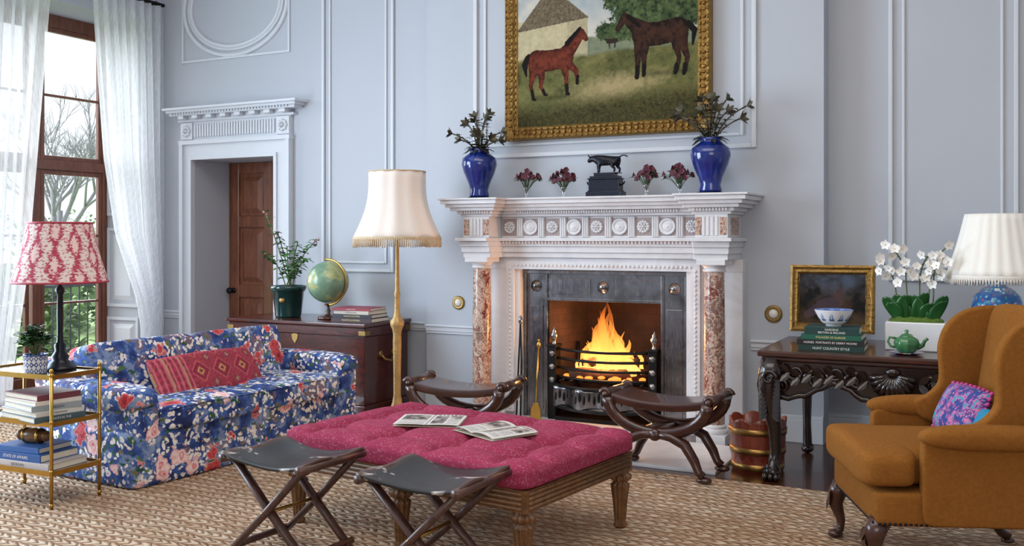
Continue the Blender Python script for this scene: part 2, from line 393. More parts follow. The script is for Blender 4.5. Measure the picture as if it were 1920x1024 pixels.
def TR(x,y,z,rx=0,ry=0,rz=0): return Matrix.Translation((x,y,z))@Matrix.Rotation(rz,4,'Z')@Matrix.Rotation(ry,4,'Y')@Matrix.Rotation(rx,4,'X')
def interp(tab,z):
    if z<=tab[0][0]: return tab[0][1]
    for (a,b),(c,d) in zip(tab,tab[1:]):
        if z<=c: return b+(d-b)*(z-a)/(c-a)
    return tab[-1][1]
def ringpts(r,z,n): return [(r*cos(2*PI*i/n),r*sin(2*PI*i/n),z) for i in range(n)]
def spline(pts,k=5):
    # closed Catmull-Rom curve through 2D points
    out=[]; n=len(pts)
    for i in range(n):
        p0,p1,p2,p3=pts[i-1],pts[i],pts[(i+1)%n],pts[(i+2)%n]
        for j in range(k):
            t=j/k; out.append(tuple(.5*(2*p1[d]+(p2[d]-p0[d])*t+(2*p0[d]-5*p1[d]+4*p2[d]-p3[d])*t*t+(3*p1[d]-p0[d]-3*p2[d]+p3[d])*t**3) for d in (0,1)))
    return out
# ------------------------------------------------------------ room shell
XL=-7.45; YD=6.9; YB=6.75; YR=6.95; CT=4.7; FX=-2.65
m=MB(); m.box(-8.05,3.3,-2.1,7.5,-.08,0); struct(m,'floor',FLOOR)
m=MB(); m.box(-8.05,3.3,-2.1,7.5,CT,CT+.1); struct(m,'ceiling',CEIL)
m=MB(); m.box(-8.05,-6.97,YD,7.42,0,CT); m.box(-6.97,-5.94,YD,7.42,2.155,CT); m.box(-5.94,-4.0,YD,7.42,0,CT); struct(m,'wall_back',WALL)
m=MB(); m.box(-4.23,FX-.68,YB,7.42,0,CT); m.box(FX+.68,-1.07,YB,7.42,0,CT); m.box(FX-.68,FX+.68,YB,7.42,1.16,CT); m.box(FX-.68,FX+.68,7.3,7.42,0,1.16); struct(m,'wall_chimney',WALL)
m=MB(); m.box(-1.07,3.3,YR,7.42,0,CT); struct(m,'wall_alcove',WALL)
m=MB(); m.box(-8.05,XL,-2,5.1,0,CT); m.box(-8.05,XL,6.7,YD,0,CT); m.box(-8.05,XL,5.1,6.7,3.5,CT); struct(m,'wall_left',WALL)
m=MB(); m.box(3.2,3.3,-2,7.0,0,CT); struct(m,'wall_right',WALL)
m=MB(); m.box(-8.05,3.3,-2.1,-2.0,0,CT); struct(m,'wall_front',WALL)
def rail(name,x0,x1,y,kind):
    m=MB()
    if kind=='r': m.box(x0,x1,y-.022,y,.635,.672); m.box(x0,x1,y-.036,y,.672,.69); m.box(x0,x1,y-.014,y,.615,.635)
    else: m.box(x0,x1,y-.025,y,0,.16); m.box(x0,x1,y-.018,y,.16,.185)
    struct(m,name,WHITE,bevel=.004)
rail('trim_1',XL,-7.12,YD,'r'); rail('trim_2',-5.75,-4.23,YD,'r'); rail('trim_3',-4.23,FX-1.09,YB,'r'); rail('trim_4',FX+1.09,-1.07,YB,'r'); rail('trim_5',-1.07,3.2,YR,'r')
rail('baseboard_back',-5.75,-4.23,YD,'b'); rail('baseboard_chimney',-4.23,FX-1.09,YB,'b'); rail('baseboard_hearth',FX+1.09,-1.07,YB,'b'); rail('baseboard_alcove',-1.07,3.2,YR,'b')
def panel(name,x0,x1,z0,z1,y,gap=.075,w=.028):
    m=MB()
    for i,(o,ww,dd) in enumerate(((0,w,.022),(gap,w*.7,.014))):
        a,b,c,d=x0+o,x1-o,z0+o,z1-o
        m.box(a,a+ww,y-dd,y,c,d); m.box(b-ww,b,y-dd,y,c,d); m.box(a+ww,b-ww,y-dd,y,c,c+ww); m.box(a+ww,b-ww,y-dd,y,d-ww,d)
    struct(m,name,WHITE,bevel=.006)
panel('trim_6',-5.42,-4.65,1.1,4.25,YD)
panel('trim_7',FX-1.13,FX+1.13,2.03,4.25,YB,.09,.034)
panel('trim_8',-.68,.1,1.11,4.25,YR,.085); panel('trim_9',.45,2.6,1.11,4.25,YR,.085)
m=MB(); x0,x1,z0,z1=-7.125,-5.79,3.1,4.1
for a,b,c,d in ((x0,x0+.02,z0,z1),(x1-.02,x1,z0,z1),(x0+.02,x1-.02,z0,z0+.02),(x0+.02,x1-.02,z1-.02,z1)): m.box(a,b,YD-.015,YD,c,d)
for k,(rr,tt) in enumerate(((0,.022),(.055,.014),(.085,.02))):
    m.tube([(-6.457+(.64-rr)*cos(2*PI*i/64),YD-.005,3.6+(.47-rr)*sin(2*PI*i/64)) for i in range(64)],tt,8,closed=True)
struct(m,'trim_10',WHITE)
# door case
m=MB()
for s_ in (-1,1):
    xe=-7.11 if s_<0 else -5.76; xi=-6.97 if s_<0 else -5.94
    a,b=min(xe,xi),max(xe,xi)
    m.box(a,b,YD-.04,YD,0,2.155)
    if s_<0: m.box(a-.004,a+.04,YD-.065,YD-.002,0,2.30); m.box(b-.03,b+.004,YD-.056,YD-.002,0,2.155)
    else: m.box(b-.04,b+.004,YD-.065,YD-.002,0,2.30); m.box(a-.004,a+.03,YD-.056,YD-.002,0,2.155)
m.box(-7.11,-5.76,YD-.041,YD,2.155,2.30); m.box(-7.12,-5.75,YD-.067,YD,2.30,2.34); m.box(-7.0,-5.91,YD-.058,YD-.002,2.151,2.185)
m.box(-7.11,-5.76,YD-.03,YD,2.34,2.52)
for i in range(30): 
    x=-6.93+i*.0335; m.box(x,x+.02,YD-.05,YD-.029,2.37,2.495)
for x in (-7.03,-5.84):
    m.box(x-.075,x+.075,YD-.05,YD-.002,2.35,2.51)
    T=TR(x,YD-.055,2.43,PI/2)
    for k in range(8): m.ell((.04*cos(k*PI/4),.04*sin(k*PI/4),0),(.02,.02,.012),8,5,T=T)
    m.ell((0,0,0),(.018,.018,.02),8,5,T=T)
for z0_,z1_,p in ((2.52,2.54,.05),(2.575,2.60,.12),(2.60,2.625,.15),(2.625,2.645,.18)): m.box(-7.11-p*.6,-5.76+p*.95,YD-p,YD,z0_,z1_)
m.box(-7.11,-5.76,YD-.045,YD,2.54,2.575)
for i in range(8):
    x=-7.08+i*.178; m.box(x,x+.07,YD-.11,YD-.044,2.543,2.574)
for i in range(40):
    x=-7.15+i*.0362; m.box(x,x+.02,YD-.135,YD-.119,2.585,2.599)
struct(m,'trim_11',WHITE,label='white door case with fluted frieze and dentil cornice')
d=thing('door_1','mahogany panelled door set deep in the white door case','door',(-6.97,7.36,0)); d['kind']='structure'
m=MB(); m.box(0,1.03,.022,.05,0,2.155)
for a,b in ((0,.13),(.455,.575),(.9,1.03)): m.box(a,b,0,.022,0,2.155)
for z0,z1 in ((0,.2),(.8,.93),(1.5,1.62),(2.04,2.155)):
    for a,b in ((.13,.455),(.575,.9)): m.box(a,b,0,.022,z0,z1)
slab=build(m,'door_slab',DOORW,d,bevel=.008,seg=1)
for i,(a,b) in enumerate(((.13,.455),(.575,.9))):
    for z0,z1 in ((.2,.8),(.93,1.5),(1.62,2.04)):
        m=MB(); m.frus(a+.025,b-.025,z0+.025,z1-.025,.024,.002,.05); build(m,'raised_panel',DOORW,d)
m=MB(); m.lathe([(0,0),(.028,0),(.028,.006),(.01,.01),(.01,.04),(.028,.05),(.033,.066),(.026,.082),(0,.086)],16,T=TR(.07,0,.87,PI/2)); build(m,'door_knob',BRONZE,d)
# window
w=thing('window_1','tall mahogany framed french window behind the sheer curtains','window',(-8.0,5.1,0)); w['kind']='structure'
m=MB(); 
def wb(y0,y1,z0,z1,x0=0,x1=.06): m.box(x0,x1,y0,y1,z0,z1)
wb(0,.06,0,3.5); wb(1.54,1.6,0,3.5); wb(.77,.85,0,3.5); wb(.06,1.54,3.38,3.5,0,.058); wb(.06,1.54,2.04,2.13,0,.08); wb(.06,1.54,0,.12,0,.1)
for y0 in (.06,.86):
    a,b=y0,y0+.68
    for z0,z1 in ((.12,2.04),(2.13,3.38)):
        wb(a,a+.04,z0,z1,.01,.05); wb(b-.04,b,z0,z1,.01,.05); wb(a+.04,b-.04,z0,z0+.045,.01,.05); wb(a+.04,b-.04,z1-.045,z1,.01,.05)
    for z in (.78,1.42,2.74): wb(a+.04,b-.04,z-.012,z+.012,.015,.045)
wf=build(m,'window_frame',WINW,w,bevel=.004)
for y0 in (.06,.86):
    for z0,z1 in ((.12,2.04),(2.14,3.38)):
        m=MB(); m.box(.028,.032,y0,y0+.68,z0,z1); build(m,'window_pane',GLASS,wf)
m=MB(); m.box(-.05,.55,-.0,1.6,-.0,.03); build(m,'window_threshold',WINW,w)
m=MB()
for z0,z1 in ((.1,.62),(.72,1.5),(1.62,2.5),(2.6,3.4)):
    x0,x1=-7.93,-7.5; y=6.7
    for a,b,c,e in ((x0,x0+.03,z0,z1),(x1-.03,x1,z0,z1),(x0+.03,x1-.03,z0,z0+.03),(x0+.03,x1-.03,z1-.03,z1)): m.box(a,b,y-.018,y,c,e)
    m.frus(x0+.07,x1-.07,z0+.07,z1-.07,y,y-.014,.04)
struct(m,'trim_12',WHITE,label='white panelled shutter box beside the window')
def curtain(y0t,y1t,z0,z1,nf,ph,label):
    m=MB()
    def f(u,v):
        z=z0+(z1-z0)*v; a=interp(y0t,z); b=interp(y1t,z); y=a+(b-a)*u
        return (-7.33+.045*sin(2*PI*nf*u+ph+.5*sin(3*v))+.012*sin(2*PI*nf*2.3*u+2*v),y+.012*sin(2*PI*nf*u*1.0+1),z)
    m.grid(f,110,50); o=build(m,'sheer_curtain',SHEER); return tag(o,label,'curtain','sheer curtains at the window')
curtain([(0,6.62),(.55,6.6),(.8,6.55),(1.43,6.28),(2.15,6.14),(3.65,6.0)],[(0,6.82),(3.65,6.84)],.02,3.66,8,0,'white sheer curtain hanging between the window and the door wall')
curtain([(0,4.8),(3.65,4.8)],[(0,5.18),(.3,5.2),(1.1,5.33),(2.15,5.43),(3.65,5.56)],.02,3.66,7,2,'white sheer curtain on the left of the window, behind the red patterned lamp')
cr=thing('curtain_rod','dark curtain pole above the sheer curtains','curtain rod',(XL,4.7,3.68))
m=MB(); m.tube([(.12,0,0),(.12,2.15,0)],.018,10); build(m,'pole',IRON,cr)
for y in (.1,2.05):
    m=MB(); m.tube([(0,y,0),(.12,y,0)],.012,8); m.ell((.12,y,0),.024); build(m,'bracket',IRON,cr)
# outside
m=MB(); m.box(-60,-8.06,-20,60,-.62,-.6); struct(m,'ground',LAWN)
m=MB(); m.box(-10.2,-8.06,2,12,-.6,-.03); struct(m,'terrace',STONE)
rl=thing('balcony_railing','dark iron railing on the terrace outside the window','railing',(-9.9,4,-.03))
m=MB(); m.tube([(0,0,.86),(0,6.5,.86)],.02,6); build(m,'top_rail',RAIL,rl)
m=MB(); m.tube([(0,0,.1),(0,6.5,.1)],.014,6); build(m,'bottom_rail',RAIL,rl)
for i in range(54):
    m=MB(); m.tube([(0,.1+i*.12,0),(0,.1+i*.12,.86)],.009,5); build(m,'baluster',RAIL,rl)
def tree(loc,h,seed,label):
    r=random.Random(seed); m=MB()
    def br(p,d,ln,rad,dep):
        q=p+d*ln*.5+V((r.uniform(-1,1),r.uniform(-1,1),0))*ln*.05; e=q+d*ln*.5
        m.tube([p,q,e],[rad,rad*.8,rad*.6],5)
        if dep==0: return
        for k in range(3 if dep>1 else 5):
            nd=(d*.9+V((r.uniform(-1,1),r.uniform(-1,1),r.uniform(-.15,.7)))*.75).normalized()
            br(p+(e-p)*r.uniform(.55,1),nd,ln*r.uniform(.55,.8),rad*.55,dep-1)
    br(V((0,0,0)),V((0,0,1)),h*.3,h*.013,5)
    o=build(m,'bare_tree',BARK); o.location=loc; tag(o,label,'tree','bare winter trees in the garden')
tree((-15.5,11.9,-.6),7.4,3,'bare winter tree nearest the window'); tree((-21.5,16.6,-.6),9,8,'bare winter tree standing farther off through the window'); tree((-33,22,-.6),10,21,'bare winter tree farthest off behind the others')
def bush(loc,r3,n,label):
    m=MB()
    for i in range(n):
        a=U(0,2*PI); t=math.acos(U(-.3,1)); q=U(.6,1)
        p=V((r3[0]*q*sin(t)*cos(a),r3[1]*q*sin(t)*sin(a),r3[2]*(.3+.7*q*cos(t))))
        m.leaf(p,(U(-1,1),U(-1,1),U(-.3,1)),.28,.16)
    o=build(m,'garden_bush',HEDGE); o.location=loc; tag(o,label,'bush','garden bushes')
bush((-13,9.2,-.62),(1.0,1.2,1.6),900,'green bush left of the nearest bare tree'); bush((-17.6,14.6,-.62),(1.2,1.3,1.8),1000,'green bush right of the nearest bare tree')
bush((-42,32,-.62),(3,9,3.4),1500,'distant green thicket behind the trees')
# ------------------------------------------------------------ rug and hearth
m=MB(); m.box(-7.05,2.6,-1.5,5.44,0,.02); tag(build(m,'rug',RUG,bevel=.008),'large braided natural jute rug covering the floor','rug')
m=MB(); m.box(FX-1.25,-1.5,5.58,YB-.42,0,.02)
m.box(FX-.66,FX+.66,YB-.42,7.3,0,.02); tag(build(m,'hearth_slab',MARBLE,bevel=.004),'white marble hearth slab in front of the fireplace','hearth')
RZ=.02
# ------------------------------------------------------------ fireplace
fp=thing('fireplace','white marble chimneypiece with red marble columns and carved frieze','fireplace',(FX,YB,0))
m=MB()
for s_ in (-1,1): 
    a,b=sorted((s_*.70,s_*1.06)); m.box(a,b,-.12,0,.0,1.16)
    a,b=sorted((s_*.77,s_*1.055)); m.box(a,b,-.17,-.12,0,.06)
m.box(-1.06,1.06,-.12,0,1.16,1.25); build(m,'surround',MARBLE,fp,bevel=.004)
m=MB()
for z0,z1,p in ((1.25,1.29,.15),(1.29,1.335,.165),(1.335,1.375,.18),(1.375,1.40,.215)):
    m.box(-.79,.79,-p,0,z0,z1)
    for s_ in (-1,1):
        a,b=sorted((s_*.785,s_*(1.02+(p-.15)*.6))); m.box(a,b,-.22-p,0,z0,z1)
for i in range(56): m.box(-.77+i*.0275,-.757+i*.0275,-.2,-.178,1.355,1.374)
build(m,'architrave',MARBLE,fp,bevel=.003)
m=MB(); m.box(-.79,.79,-.17,0,1.40,1.56)
for s_ in (-1,1):
    a,b=sorted((s_*.795,s_*1.02)); m.box(a,b,-.37,0,1.40,1.56)
    for k in range(4):
        x=s_*.9+(-.045+k*.03); m.box(x-.009,x+.009,-.378,-.369,1.415,1.545)
fz=build(m,'frieze',MARBLE,fp,bevel=.003)
for s_ in (-1,1):
    for q in (-.085,.085):
        m=MB(); m.box(s_*.905+q-.022,s_*.905+q+.022,-.374,-.369,1.42,1.54); build(m,'marble_inlay',BRECCIA,fz)
m=MB(); m.box(1.019,1.024,-.3,-.08,1.42,1.54); build(m,'marble_inlay',BRECCIA,fz)
for i in range(9):
    x=-.72+i*.18
    m=MB(); m.box(x-.062,x+.062,-.1725,-.168,1.415,1.545); build(m,'metope',METOPE,fz)
    m=MB(); T=TR(x,-.172,1.48,PI/2)
    if i%2==0:
        for k in range(12): m.ell((.036*cos(k*PI/6),.036*sin(k*PI/6),.004),(.014,.014,.014),7,5,T=T)
        for k in range(6): m.ell((.019*cos(k*PI/3),.019*sin(k*PI/3),.010),(.01,.01,.012),7,5,T=T)
        m.ell((0,0,.012),(.012,.012,.016),8,5,T=T); nm='frieze_rosette'
    else:
        m.lathe([(.058,0),(.06,.012),(.05,.016),(.042,.004),(.036,.004),(.03,.014),(.02,.008),(.012,.014),(0,.018)],24,T=T); nm='frieze_roundel'
    build(m,nm,MARBLE,fz)
    if i<8:
        m=MB(); m.box(x+.064,x+.116,-.18,-.169,1.405,1.555)
        for k in (-1,0,1): m.box(x+.09+k*.016-.005,x+.09+k*.016+.005,-.188,-.179,1.41,1.55)
        build(m,'triglyph',MARBLE,fz)
m=MB()
for z0,z1,p in ((1.56,1.58,.02),(1.58,1.605,.04),(1.605,1.63,.075),(1.63,1.655,.1),(1.655,1.685,.125),(1.685,1.70,.14)):
    m.box(-.8,.8,-.19-p,0,z0,z1)
    for s_ in (-1,1):
        a,b=sorted((s_*(.79-p*.85),s_*(1.02+p*1.15))); m.box(a,b,-.35-p,0,z0,z1)
for i in range(64):
    x=-.64+i*.02; m.box(x,x+.012,-.245,-.225,1.583,1.603)
for s_ in (-1,1):
    for i in range(11):
        x=s_*.905-.115+i*.022; m.box(x,x+.013,-.402,-.385,1.583,1.603)
build(m,'mantel_shelf',MARBLE,fp,bevel=.004)
for s_ in (-1,1):
    x=s_*.905; y=-.28
    m=MB(); m.lathe([(.07,.13),(.073,.4),(.072,.8),(.066,1.17)],28,(x,y,0)); sh_=build(m,'column',BRECCIA,fp)
    m=MB(); m.lathe([(.066,1.165),(.078,1.17),(.078,1.185),(.07,1.19),(.075,1.2),(.088,1.215)],24,(x,y,0)); m.box(x-.098,x+.098,y-.098,y+.098,1.215,1.252); build(m,'capital',MARBLE,sh_,bevel=.003)
    m=MB(); m.box(x-.1,x+.1,y-.1,y+.1,0,.07); m.lathe([(.095,.07),(.1,.085),(.095,.1),(.08,.105),(.085,.12),(.07,.133)],24,(x,y,0)); build(m,'column_base',MARBLE,sh_,bevel=.003)
m=MB()
for s_ in (-1,1):
    a,b=sorted((s_*.70,s_*.765)); m.box(a,b,-.145,-.12,0.06,1.222)
m.box(-.70,.70,-.145,-.12,1.16,1.222)
pts=[(s_*.733,z) for s_ in (-1,1) for z in [.09+i*.0325 for i in range(34)]]+[(-.7+i*.0325,1.19) for i in range(44)]
for x,z in pts: m.ell((x,-.146,z),(.011,.011,.013),6,4)
for s_ in (-1,1):
    a,b=sorted((s_*.66,s_*.70)); m.box(a,b,-.12,.0,.0,1.16)
build(m,'egg_moulding',MARBLE,fp)
# steel register and firebox
rg=thing('register_grate_front','worn steel fireplace insert framing the fire opening','fireplace insert',(FX,YB,.02))
m=MB()
for s_ in (-1,1):
    a,b=sorted((s_*.45,s_*.655)); m.box(a,b,-.05,-.03,0,.9)
m.box(-.655,.655,-.05,-.03,.9,1.135); sp_=build(m,'steel_plate',STEEL,rg)
m=MB()
for s_ in (-1,1):
    for q in (.463,.642): m.box(s_*q-.011,s_*q+.011,-.062,-.05,0,1.104)
    m.box(s_*.5525-.06,s_*.5525+.06,-.056,-.05,.06,.86)
m.box(-.655,.655,-.064,-.05,1.104,1.13); m.box(-.452,.452,-.06,-.05,.9,.922)
for s_ in (-1,1): m.box(min(s_*.1,s_*.45),max(s_*.1,s_*.45),-.056,-.05,.95,1.07)
build(m,'steel_border',STEEL,rg,bevel=.004)
for x,z in ((-.5525,1.01),(0,1.01),(.5525,1.01)):
    m=MB(); m.lathe([(.045,0),(.043,.008),(.03,.01),(.026,.018),(.012,.024),(0,.025)],20,T=TR(x,-.05,z,PI/2)); build(m,'boss',STEEL,sp_)
def mk_bricks():
    n=NT('sooty_firebrick'); br=n.n('ShaderNodeTexBrick'); cx=n.n('ShaderNodeCombineXYZ'); so=n.sep(n.co)
    n.set(cx.inputs[0],n.math('ADD',so[0],so[1])); n.set(cx.inputs[1],so[2]); n.set(br.inputs['Vector'],cx.outputs[0])
    br.inputs['Scale'].default_value=4.5; br.inputs['Mortar Size'].default_value=.012
    br.inputs['Color1'].default_value=rgb(92,60,54); br.inputs['Color2'].default_value=rgb(74,48,44); br.inputs['Mortar'].default_value=rgb(52,38,35)
    s1=n.ramp(n.noise(n.co,4,3),[(.3,(.3,.3,.3,1)),(.65,(.95,.95,.95,1))]); return n.fin(n.mix(s1,br.outputs[0],rgb(38,29,28)),.95)
FB=mk_bricks()
m=MB(); yb=.48
m.add([(-.45,-.03,0),(-.34,yb,0),(-.34,yb,1.05),(-.45,-.03,.9)],[(0,1,2,3)],0,False)
m.add([(.45,-.03,0),(.34,yb,0),(.34,yb,1.05),(.45,-.03,.9)],[(3,2,1,0)],0,False)
m.add([(-.34,yb,0),(.34,yb,0),(.34,yb,1.05),(-.34,yb,1.05)],[(0,1,2,3)],0,False)
m.add([(-.45,-.03,.9),(.45,-.03,.9),(.34,yb,1.05),(-.34,yb,1.05)],[(0,1,2,3)],0,False)
build(m,'firebox_lining',FB,rg)
gr=thing('fire_basket','black iron fire basket with bowed bars and urn finials','fire grate',(FX,YB,.02))
def bow(z,r,a=.37,y=-.05,d=.13): return [(-a+2*a*i/20,y-d*(1-((i-10)/10)**2),z) for i in range(21)],r
for z in (.325,.395,.465,.535):
    m=MB(); p,r=bow(z,.011); m.tube(p,r,8); build(m,'bar',IRON,gr)
m=MB(); m.grid(lambda u,v:(-.4+.8*u,-.06-.14*(1-(2*u-1)**2)-.025*cos(6*PI*u),.1+.16*v),60,6); ap_=build(m,'apron',STEEL,gr,solid=.012)
m=MB()
for i in range(22):
    u=(i+.5)/22; m.ell((-.38+.76*u,-.07-.14*(1-(2*u-1)**2)-.025*cos(6*PI*u),.18+.02*(i%2)),(.011,.01,.035),6,5)
p,r=bow(.265,.014,.4,-.06,.16); m.tube(p,r,6); p,r=bow(.1,.014,.4,-.06,.16); m.tube(p,r,6); build(m,'apron_ornament',IRON,ap_)
for s_ in (-1,1):
    m=MB(); m.box(s_*.4-.032,s_*.4+.032,-.1,.0,0,.55); m.box(s_*.4-.04,s_*.4+.04,-.11,.01,.55,.57); sd_=build(m,'standard',IRON,gr,bevel=.004)
    for z in (.3,.4,.5):
        m=MB(); m.lathe([(.024,0),(.02,.008),(0,.012)],12,T=TR(s_*.4,-.1,z,PI/2)); build(m,'standard_boss',STEEL,sd_)
    m=MB(); m.lathe([(.02,0),(.01,.02),(.026,.05),(.03,.07),(.014,.085),(.018,.095),(.006,.115),(0,.13)],14,(s_*.4,-.05,.57)); build(m,'urn_finial',STEEL,sd_)
m=MB()
for i in range(9): m.tube([(-.32+i*.08,-.12,.3),(-.32+i*.08,.28,.3)],.01,6)
m.tube([(-.37,-.05,.3),(.37,-.05,.3)],.012,6); m.tube([(-.36,.28,.3),(.36,.28,.3)],.012,6)
for s_ in (-1,1): m.tube([(s_*.34,.28,0),(s_*.34,.28,.56)],.014,6)
build(m,'bottom_grid',IRON,gr)
m=MB(); m.box(-.36,.36,-.12,.25,0,.03); build(m,'ash_tray',IRON,gr)
lg=[((-.28,-.02,.365),(.25,.05,.37),.045),((-.25,.13,.36),(.28,.17,.365),.05),((-.2,.02,.45),(.22,.14,.455),.042)]
lo=['split log lying along the front of the fire','split log lying at the back of the fire','log resting across the two lower logs in the fire']
for (a,b,r),l in zip(lg,lo):
    m=MB(); a=V(a)+V((FX,YB,0)); b=V(b)+V((FX,YB,0)); m.tube([a+(b-a)*t/5+V((0,0,.008*sin(t*2))) for t in range(6)],[r*.9,r,r*1.05,r,r*.95,r*.85],10)
    tag(build(m,'log',LOGM),l,'log','burning logs in the grate')
m=MB()
for i in range(46): m.ell((U(-.3,.3),U(-.08,.22),.335+U(0,.02)),(U(.02,.035),U(.02,.035),U(.012,.02)),7,5)
o=build(m,'embers',EMBER); o.location=(FX,YB,0); tag(o,'glowing embers lying under the logs in the grate','embers',kind='stuff')
m=MB()
for i in range(64):
    x=U(-.27,.27); y=U(0,.18); h=(.17+.38*math.exp(-((x+.03)/.15)**2))*U(.5,1.05); r0=U(.016,.038); ph=U(0,6)
    pts=[];rr=[]
    for k in range(10):
        t=k/9; pts.append((x*(1-.3*t)+.035*sin(ph+6*t)*t,y+.02*cos(ph+4*t)*t,-.03+h*t)); rr.append(max(.001,r0*(.6+1.3*t)*(1-t)**.8*1.3))
    m.tube(pts,rr,8,flat=.6)
o=build(m,'flames',FLAME); o.location=(FX,YB,.40); tag(o,'orange flames rising from the burning logs','fire',kind='stuff')
# fire irons
t=thing('fire_shovel','brass handled fire shovel standing left of the fire basket','fire tool',(FX-.49,YB-.19,.02))
m=MB(); m.tube([(0,.05,.54),(0,.02,.3),(0,0,.12)],.007,8); build(m,'shaft',BRASS,t)
m=MB(); m.ell((0,.05,.56),(.016,.012,.032)); m.ell((0,.05,.60),.01); build(m,'handle',BRASS,t)
m=MB(); m.prism([(-.018,.13),(.018,.13),(.04,.085),(.046,.0),(-.046,.0),(-.04,.085)],-.005,.005,XZ); build(m,'blade',BRASS,t,bevel=.003)
t=thing('fire_tongs','black iron tongs with a steel knob leaning on the left jamb','fire tool',(FX-.64,YB-.2,.02))
m=MB(); m.tube([(0,-.02,0),(.01,.0,.45),(.015,.02,.72)],.007,8); m.tube([(.035,-.02,0),(.035,.0,.45),(.015,.02,.7)],.007,8); build(m,'shaft',IRON,t)
m=MB(); m.ell((.015,.02,.75),(.016,.016,.035)); build(m,'handle',STEEL,t)
# bell pushes
for x,l,k in ((-3.925,'round brass bell push on the wall left of the fireplace',.85),(-1.405,'round brass bell push on the wall right of the fireplace',.92)):
    t=thing('bell_push',l,'bell',(x,YB,.873),0,'brass bell pushes')
    m=MB(); m.lathe([(r*k,z) for r,z in ((.066,0),(.066,.008),(.055,.014),(.045,.01),(.034,.012))],24,T=TR(0,0,0,PI/2)); build(m,'ring',OLDBRASS,t)
    m=MB(); m.lathe([(r*k,z) for r,z in ((.034,.0),(.034,.012),(.022,.02),(0,.024))],20,T=TR(0,0,0,PI/2)); build(m,'button',WHITEP,t)
# ------------------------------------------------------------ big painting
def npa(*c): return np.array([lin(x) for x in c])
def vnoise(x,y,s,seed):
    g=np.random.default_rng(seed).random((64,64)); X=x*s; Y=y*s; i=np.floor(X).astype(int); j=np.floor(Y).astype(int); fx=X-i; fy=Y-j
    fx=fx*fx*(3-2*fx); fy=fy*fy*(3-2*fy); i%=64; j%=64; i1=(i+1)%64; j1=(j+1)%64
    return (g[i,j]*(1-fx)+g[i1,j]*fx)*(1-fy)+(g[i,j1]*(1-fx)+g[i1,j1]*fx)*fy
def fbm(x,y,s,seed): return .5*vnoise(x,y,s,seed)+.3*vnoise(x,y,s*2.1,seed+1)+.2*vnoise(x,y,s*4.3,seed+2)
def caps(x,y,L):
    best=np.full(x.shape,9.0); 
    for (x0,y0,r0),(x1,y1,r1) in L:
        dx,dy=x1-x0,y1-y0; t=np.clip(((x-x0)*dx+(y-y0)*dy)/(dx*dx+dy*dy+1e-9),0,1)
        best=np.minimum(best,np.hypot(x-x0-dx*t,y-y0-dy*t)/(r0+(r1-r0)*t))
    return best
def lerp(a,b,t): return a+(b-a)*t[:,None]
CW,CH=1.44,1.08
